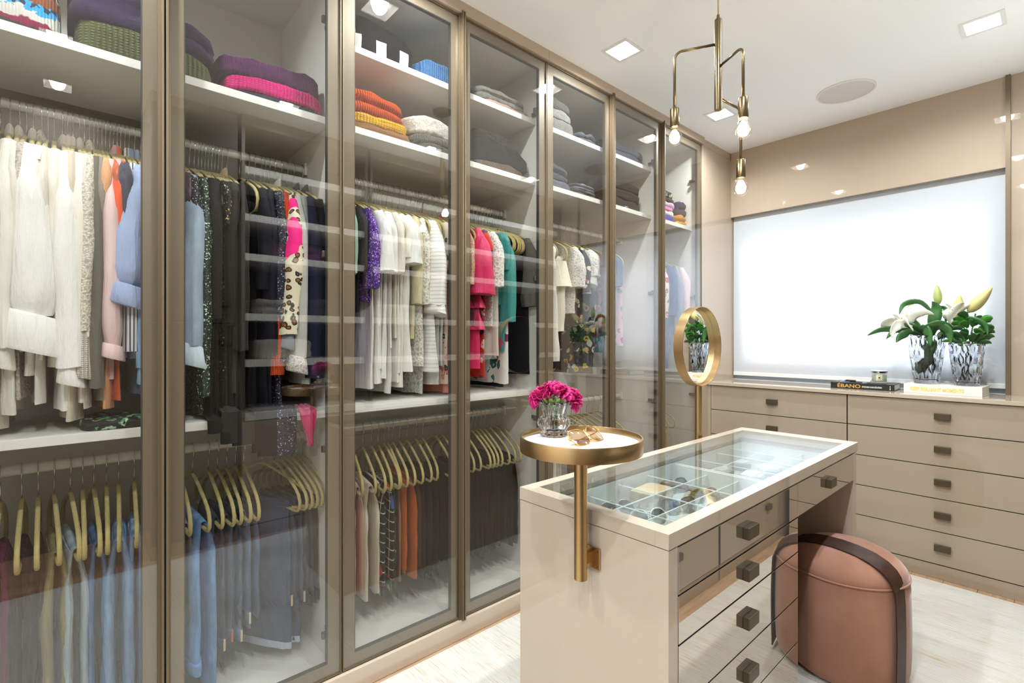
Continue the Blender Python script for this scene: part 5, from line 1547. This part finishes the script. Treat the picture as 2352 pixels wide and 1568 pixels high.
stem(L1, [(vx + .0, vy - .015, VZ + .03), (vx - .03, vy + .02, zt), (vx - .06, vy + .03, zt + .12)])
stem(L1, [(vx + .02, vy - .01, VZ + .03), (vx + .05, vy - .01, zt), (vx + .135, vy - .01, zt + .07)])
lily(L1, (vx - .060, vy - .035, zt + .030), (-.40, -.45, .80), .125)
bud(L1, (vx - .065, vy + .03, zt + .10), (-.12, 0, 1), .105, .022, M_BUD)
bud(L1, (vx + .048, vy + .02, zt + .17), (-.04, -.05, 1), .115, .020, M_BUD)
bud(L1, (vx + .130, vy - .012, zt + .07), (.10, -.15, 1), .150, .027, M_BUDY)
for pts, w in [([(vx - .02, vy, zt), (vx - .12, vy - .03, zt + .03), (vx - .20, vy - .04, zt + .035), (vx - .27, vy - .05, zt + .0)], .030),
               ([(vx - .01, vy, zt), (vx - .06, vy - .06, zt + .05), (vx - .13, vy - .07, zt + .03), (vx - .17, vy - .08, zt - .02)], .032),
               ([(vx, vy, zt), (vx - .07, vy + .02, zt + .09), (vx - .15, vy + .03, zt + .07), (vx - .185, vy + .03, zt + .03)], .026),
               ([(vx + .01, vy, zt), (vx + .05, vy - .05, zt + .05), (vx + .10, vy - .06, zt + .02), (vx + .11, vy - .065, zt - .05)], .040),
               ([(vx + .02, vy, zt - .02), (vx + .035, vy - .03, zt + .08), (vx + .045, vy - .03, zt + .15), (vx + .03, vy - .04, zt + .19)], .045),
               ([(vx, vy, zt), (vx + .0, vy - .07, zt + .04), (vx + .02, vy - .085, zt + .0), (vx + .03, vy - .09, zt - .06)], .036),
               ([(vx + .03, vy + .01, zt + .12), (vx - .03, vy, zt + .19), (vx - .10, vy - .01, zt + .18), (vx - .12, vy - .02, zt + .12)], .024),
               ([(vx + .045, vy + .02, zt + .16), (vx + .075, vy + .02, zt + .15), (vx + .085, vy + .01, zt + .10), (vx + .08, vy, zt + .07)], .020),
               ([(vx + .06, vy, zt), (vx + .09, vy - .04, zt + .03), (vx + .06, vy - .07, zt + .06), (vx + .0, vy - .09, zt + .05)], .045),
               ([(vx - .02, vy - .02, zt - .005), (vx - .06, vy - .07, zt + .015), (vx - .10, vy - .09, zt - .005), (vx - .12, vy - .1, zt - .04)], .034),
               ([(vx - .03, vy - .02, VZ + .05), (vx - .025, vy - .03, VZ + .09), (vx + .015, vy - .035, VZ + .13), (vx + .02, vy - .03, VZ + .155)], .040),
               ([(vx + .02, vy - .02, zt - .01), (vx + .02, vy - .03, zt - .06), (vx + .01, vy - .03, zt - .11), (vx + .005, vy - .03, zt - .14)], .045)]:
    leaf(MB(), pts, w * 1.35, side=(.15, .8, .45), cup=.2).obj('leaf', M_LEAF, L1, smooth=True)
ux, uy = V2
zu = VZ + .225
stem(L2, [(ux, uy, VZ + .03), (ux + .01, uy, zu), (ux + .035, uy, zu + .16)])
stem(L2, [(ux + .015, uy + .01, VZ + .03), (ux - .01, uy, zu), (ux - .01, uy, zu + .11)])
stem(L2, [(ux - .015, uy + .01, VZ + .03), (ux + .02, uy + .01, zu), (ux + .06, uy + .01, zu + .10)])
stem(L2, [(ux - .01, uy - .01, VZ + .03), (ux - .03, uy - .01, zu), (ux - .07, uy - .02, zu + .05)])
bud(L2, (ux + .005, uy - .005, zu + .165), (.60, -.10, .80), .160, .028, M_BUDY)
# half-open white lily
for k, (dx_, dy_) in enumerate(((-.5, -.2), (.1, -.45), (.55, .0), (.0, .35))):
    c = Vector((ux - .055, uy - .01, zu + .085))
    leaf(MB(), [c, c + Vector((dx_ * .03, dy_ * .03, .05)), c + Vector((.02 + dx_ * .06, dy_ * .06, .10)), c + Vector((.035 + dx_ * .13, dy_ * .12, .135))], .065, cup=.4, peak=.55).obj('petal', M_PETAL, L2, smooth=True)
rl = random.Random(5)
for i in range(34):
    t = rl.random() * 2 * math.pi; e = rl.uniform(.0, .14); s_ = rl.uniform(.05, .085)
    bx_, by_ = ux + .02 + .035 * math.cos(t), uy + .025 * math.sin(t)
    up = rl.uniform(.2, .9)
    o = Vector((math.cos(t), math.sin(t) * .8, up)).normalized()
    p = Vector((bx_, by_, zu - .01 + e))
    leaf(MB(), [p, p + o * s_ * .35 + Vector((0, 0, .004)), p + o * s_ * .7, p + o * s_ + Vector((0, 0, -.012))], rl.uniform(.032, .048), side=(rl.uniform(-.3, .5), .8, rl.uniform(.2, .8)), cup=.3, peak=.5).obj('leaf', M_LEAF2 if i % 3 == 0 else M_LEAF, L2, smooth=True)
for pts, w in [([(ux - .03, uy, zu + .02), (ux - .09, uy - .01, zu + .05), (ux - .12, uy - .02, zu + .02)], .035), ([(ux - .02, uy - .03, zu + .0), (ux - .06, uy - .04, zu + .015), (ux - .10, uy - .05, zu + .01)], .018),
               ([(ux - .06, uy - .01, zu + .09), (ux + .0, uy - .03, zu + .13), (ux + .07, uy - .035, zu + .10), (ux + .085, uy - .04, zu + .04)], .028)]:
    leaf(MB(), pts, w * 1.3, side=(.15, .8, .45)).obj('leaf', M_LEAF, L2, smooth=True)

# ================================================================== small crystal vase with carnations on the tray
cv = thing('small_crystal_vase', 'small ribbed crystal vase on the round brass tray', 'vase', (.796, .966, .9975))
tv = (.796, .966, .9976)
def ribs(a, z):
    if z > .082: return 1 - .03 * math.cos(12 * a)
    return 1 - .055 * math.cos(12 * a)
pro = [(.033, 0), (.0355, .002), (.036, .006), (.034, .010), (.029, .0135), (.033, .018), (.040, .026), (.0425, .034), (.040, .043), (.033, .0495), (.0285, .053), (.0275, .058), (.0295, .067), (.033, .077), (.0375, .085), (.0385, .088)]
inn = [(.036, .088), (.033, .083), (.0275, .070), (.0245, .058), (.025, .051), (.030, .044), (.0325, .034), (.030, .024), (.022, .018), (.002, .017)]
n = 96
rings = [[(tv[0] + r * ribs(a, z) * math.cos(a), tv[1] + r * ribs(a, z) * math.sin(a), tv[2] + z + (.0025 * math.cos(12 * a) if z > .086 else 0)) for a in [2 * math.pi * k / n for k in range(n)]] for r, z in pro]
rings += [[(tv[0] + r * math.cos(a), tv[1] + r * math.sin(a), tv[2] + z) for a in [2 * math.pi * k / n for k in range(n)]] for r, z in inn]
MB().rings(rings).obj('glass', M_CRY, cv, smooth=50)
ca = thing('carnation_bunch', 'magenta carnations in the small crystal vase', 'flowers', (.796, .966, 1.02))
M_CAR = leaf_mat('magenta_petal', '#b00a5e', '#d21b78', .6)
def carnation(c, r, d, seed):
    rr_ = random.Random(seed)
    d = Vector(d).normalized(); a = d.orthogonal().normalized(); b = d.cross(a); c = Vector(c)
    m = MB()
    for ring, (n_, lift, out, wid) in enumerate(((8, .25, 1.0, .80), (8, .55, .78, .70), (6, .8, .5, .6), (4, .95, .25, .5))):
        for k in range(n_):
            t = 2 * math.pi * (k + .5 * ring) / n_ + rr_.uniform(-.2, .2)
            o = a * math.cos(t) + b * math.sin(t)
            e = c + d * r * (lift + rr_.uniform(-.1, .1)) + o * r * out
            leaf(m, [c - d * r * .4, c + o * r * out * .4 + d * r * lift * .5, e, e + o * r * .12 - d * r * .15], r * wid, side=d.cross(o) if True else None, cup=.2, peak=.72, wavy=.0022)
    m.obj('flower_head', M_CAR, ca, smooth=True)
zc = tv[2] + .088
fl_ = [((-.012, -.012, .024), .026, (-.2, -.4, 1)), ((.020, -.014, .020), .024, (.5, -.3, .8)), ((-.040, -.006, .008), .022, (-1, -.1, .35)), ((.046, .004, .004), .025, (1, .0, .15)), ((.006, .018, .026), .024, (.1, .5, 1)), ((-.024, .016, .018), .022, (-.5, .5, .8))]
row_a = Vector((.668, .744, 0)); row_b = Vector((-.744, .668, 0))
for i, (p, r, d) in enumerate(fl_):
    q = Vector((tv[0], tv[1], zc)) + row_a * p[0] + row_b * p[1] + Vector((0, 0, p[2]))
    dd = row_a * d[0] + row_b * d[1] + Vector((0, 0, d[2]))
    carnation(q, r, dd, i)
    MB().tube([(tv[0] + .006 * math.cos(i), tv[1] + .006 * math.sin(i), tv[2] + .020), (tv[0] + .010 * math.cos(i), tv[1] + .010 * math.sin(i), tv[2] + .06), q], .0018, 6).obj('stem', M_STEM, ca, smooth=True)
for i in range(9):
    t = 2 * math.pi * i / 9 + .3
    p = Vector((tv[0] + .018 * math.cos(t), tv[1] + .018 * math.sin(t), zc - .012))
    o = Vector((math.cos(t), math.sin(t), 0))
    leaf(MB(), [p, p + o * .010 + Vector((0, 0, .014)), p + o * .018 + Vector((0, 0, .026))], .014, cup=.5).obj('sepal', leaf_mat('pale_green_sepal', '#7ea04a', '#b5c878', .5), ca, smooth=True)

# ================================================================== sunglasses
def glasses(label, loc, rz, lens, frame, shape='round', tilt=-38, fold=True, group=None, r=.026, h=.022, lens2=None, rim=.0013, roll=0, cat='sunglasses'):
    g = thing('sunglasses', label, cat, loc, group)
    M = Matrix.Rotation(R(rz), 4, 'Z') @ Matrix.Rotation(R(roll), 4, 'Y') @ Matrix.Rotation(R(tilt), 4, 'X')
    mid = .0335
    pw = {'round': 2.0, 'square': 3.6, 'aviator': 2.3, 'cat': 2.4}[shape]
    def outline(sx, k, n=36, f=1.):
        a = 2 * math.pi * k / n
        c, s = math.cos(a), math.sin(a)
        q = (abs(c) ** pw + abs(s) ** pw) ** (-1 / pw)
        x, z = q * c * r * f, q * s * h * f
        if shape == 'aviator': x += sx * .004 * -s; z *= 1.08 if s < 0 else .92
        if shape == 'cat' and s > 0 and c * sx > 0: z += .006 * c * sx * s; x += sx * .003
        bow = -.0035 * ((sx * mid + x) / .06) ** 2 * 1.6
        return (sx * mid + x, -bow * 1.0, z + h)
    for sx in (-1, 1):
        n_ = 36
        ring = [outline(sx, k) for k in range(n_)]
        cen = Vector((sx * mid, 0, h)); cen.y = sum(p[1] for p in ring) / n_ - .0022
        m = MB()
        mids = [tuple(Vector(p) * .5 + cen * .5 + Vector((0, -.0008, 0))) for p in ring]
        vs = ring + mids + [tuple(cen)]
        fs = [(k, (k + 1) % n_, n_ + (k + 1) % n_, n_ + k) for k in range(n_)] + [(n_ + k, n_ + (k + 1) % n_, 2 * n_) for k in range(n_)]
        m.add(vs, fs).xf(M)
        m.obj('lens', (lens2 or lens) if sx > 0 else lens, g, smooth=True, world=False)
        MB().tube(ring, rim, 8, closed=True).xf(M).obj('rim', frame, g, smooth=True, world=False)
    MB().tube([(-mid + r * .92, .0005, h * 1.35), (-.004, -.001, h * 1.62), (.004, -.001, h * 1.62), (mid - r * .92, .0005, h * 1.35)], rim * 1.15, 8).xf(M).obj('bridge', frame, g, smooth=True, world=False)
    ex = mid + r * .98
    for sx in (-1, 1):
        if fold:
            y0 = .012 if sx > 0 else .017
            pts = [(sx * ex, .001, h * 1.35), (sx * (ex + .003), y0 * .6, h * 1.33), (sx * (ex - .008), y0, h * 1.30), (sx * -.02, y0 + .004, h * 1.1), (sx * -.045, y0 + .004, h * .72), (sx * -.062, y0 + .003, h * .30)]
        else:
            pts = [(sx * ex, .001, h * 1.35), (sx * (ex + .003), .02, h * 1.35), (sx * (ex + .003), .085, h * 1.3), (sx * (ex - .002), .115, h * .9), (sx * (ex - .004), .13, h * .35)]
        MB().tube(pts, [rim * 1.1, rim * 1.1, rim * 1.2, rim * 1.4, rim * 1.9, rim * 1.6], 8).xf(M).obj('temple', frame, g, smooth=True, world=False) if fold else MB().tube(pts, rim * 1.4, 8).xf(M).obj('temple', frame, g, smooth=True, world=False)
    return g
def lens_mat(name, c, a=.6, spec=.06):
    return thin_glass(name, c, spec, 1.4)
GOLD = brass('gold_wire', '#c9a050', .2)
SILV = plain('silver_wire', '#c3c3c0', .2, 1.)
BLKF = plain('black_acetate', '#141415', .2)
TORT = plain('tortoise_acetate', '#4a2c18', .25)
DK, BL, BRN, PUR, OLV = lens_mat('smoke_lens', (.10, .10, .11)), lens_mat('blue_lens', (.09, .13, .19)), lens_mat('brown_lens', (.30, .19, .10)), lens_mat('plum_lens', (.16, .10, .13)), lens_mat('olive_lens', (.20, .18, .08))
RED = lens_mat('red_mirror_lens', (.35, .08, .05), spec=.2)
GRN = lens_mat('green_lens', (.10, .16, .11))
# on the tray
glasses('brown gradient sunglasses with gold wire and tortoise temples on the round tray', (.93, .968, .9985), 97, lens_mat('brown_gradient_lens', (.50, .33, .20)), GOLD, 'cat', -50, r=.029, h=.0245, rim=.0012)
GG = 'sunglasses in the island display'
zf = .6775
glasses('round silver-rimmed sunglasses in the display near the tray post', (.735, 1.345, zf), 70, lens_mat('grey_lens', (.20, .21, .22)), SILV, 'aviator', -30, group=GG, r=.030, h=.026)
glasses('black sunglasses with red mirrored lenses behind the tan case', (.735, 1.705, zf), 75, RED, BLKF, 'square', -25, group=GG, r=.030, h=.026, lens2=OLV, rim=.003)
glasses('white-framed round sunglasses with blue-grey lenses in the display', (.852, 1.345, zf), 62, lens_mat('bluegrey_lens', (.13, .15, .18)), plain('pearl_acetate', '#cfd0cf', .2), 'round', -30, group=GG, r=.030, h=.026, rim=.0022)
glasses('black cat-eye sunglasses with blue lenses in the middle compartment', (.862, 1.515, zf), 66, BL, BLKF, 'cat', -30, group=GG, r=.030, h=.026, rim=.0022)
glasses('gold-rimmed olive sunglasses in the third row of the display', (.862, 1.69, zf), 68, OLV, GOLD, 'aviator', -30, group=GG, r=.030, h=.026, lens2=PUR)
glasses('plum-lensed gold-rimmed sunglasses nearest the front edge of the display', (.985, 1.36, zf), 64, PUR, GOLD, 'round', -30, group=GG, r=.030, h=.026)
glasses('dark tortoise sunglasses on the front edge row of the display', (.985, 1.50, zf), 64, DK, TORT, 'round', -30, group=GG, r=.030, h=.026, rim=.002)
glasses('green-lensed black sunglasses in the front row beside the tortoise pair', (.985, 1.58, zf), 64, GRN, BLKF, 'cat', -30, group=GG, r=.030, h=.026, rim=.002)
glasses('silver-armed dark blue sunglasses at the end of the front row', (.985, 1.72, zf), 64, BL, SILV, 'aviator', -30, group=GG, r=.030, h=.026)
glasses('small black sunglasses at the near front corner of the display', (.985, 1.19, zf), 64, DK, GOLD, 'round', -30, group=GG, r=.030, h=.026)
tan = MB().box(-.05, .05, -.075, .075, 0, .058, .020).xf(Matrix.Translation((.737, 1.525, zf)) @ Matrix.Rotation(R(4), 4, 'Z')).obj('sunglasses_case', cloth('#bfa888', .8, .2, .08), smooth=50)
tag(tan, 'tan suede sunglasses case in the island display', 'case')
MB().box(-.0505, .0505, -.0755, .0755, .028, .0295, .0004).xf(Matrix.Translation((.737, 1.525, zf)) @ Matrix.Rotation(R(4), 4, 'Z')).obj('lid_seam', cloth('#8d7a60'), tan)
bc = MB().box(-.032, .032, -.08, .08, 0, .050, .018).xf(Matrix.Translation((.712, 1.155, zf)) @ Matrix.Rotation(R(0), 4, 'Z')).obj('sunglasses_case', plain('black_case_leather', '#20222c', .35), smooth=50)
tag(bc, 'black leather sunglasses case at the near end of the display', 'case')
MB().box(-.0324, .0324, -.0804, .0804, .024, .0255).xf(Matrix.Translation((.712, 1.155, zf))).obj('lid_seam', BLKF, bc)
# jewellery in the far half of the display
jw = [(.73, 1.90, 'grey velvet ring box', '#5c6069', .03), (.86, 1.90, 'navy bracelet box', '#2e3a55', .028), (.99, 1.91, 'pale blue jewellery pouch', '#8fa3b8', .02), (.73, 2.07, 'silver bangle box', '#a9acb2', .025), (.86, 2.07, 'white watch cushion', '#e6e6e4', .035), (.99, 2.07, 'blue earring box', '#4b658c', .022), (.86, 2.24, 'cream bracelet cushion', '#d9d4c8', .035), (.99, 2.24, 'slate ring box', '#6a7180', .026), (.73, 2.24, 'teal pouch', '#4c6a70', .018)]
for x, y, n_, c_, h_ in jw:
    o = MB().box(-.04, .04, -.045, .045, 0, h_, .008).xf(Matrix.Translation((x, y, zf)) @ Matrix.Rotation(R(8), 4, 'Z')).obj(n_.replace(' ', '_'), cloth(c_), smooth=50)
    tag(o, '%s in the far half of the island display' % n_, 'jewellery box', 'jewellery boxes in the island display')
    MB().box(-.0404, .0404, -.0454, .0454, h_ * .5, h_ * .5 + .0014).xf(Matrix.Translation((x, y, zf)) @ Matrix.Rotation(R(8), 4, 'Z')).obj('lid_seam', plain('seam_grey', '#55555a', .6), o)
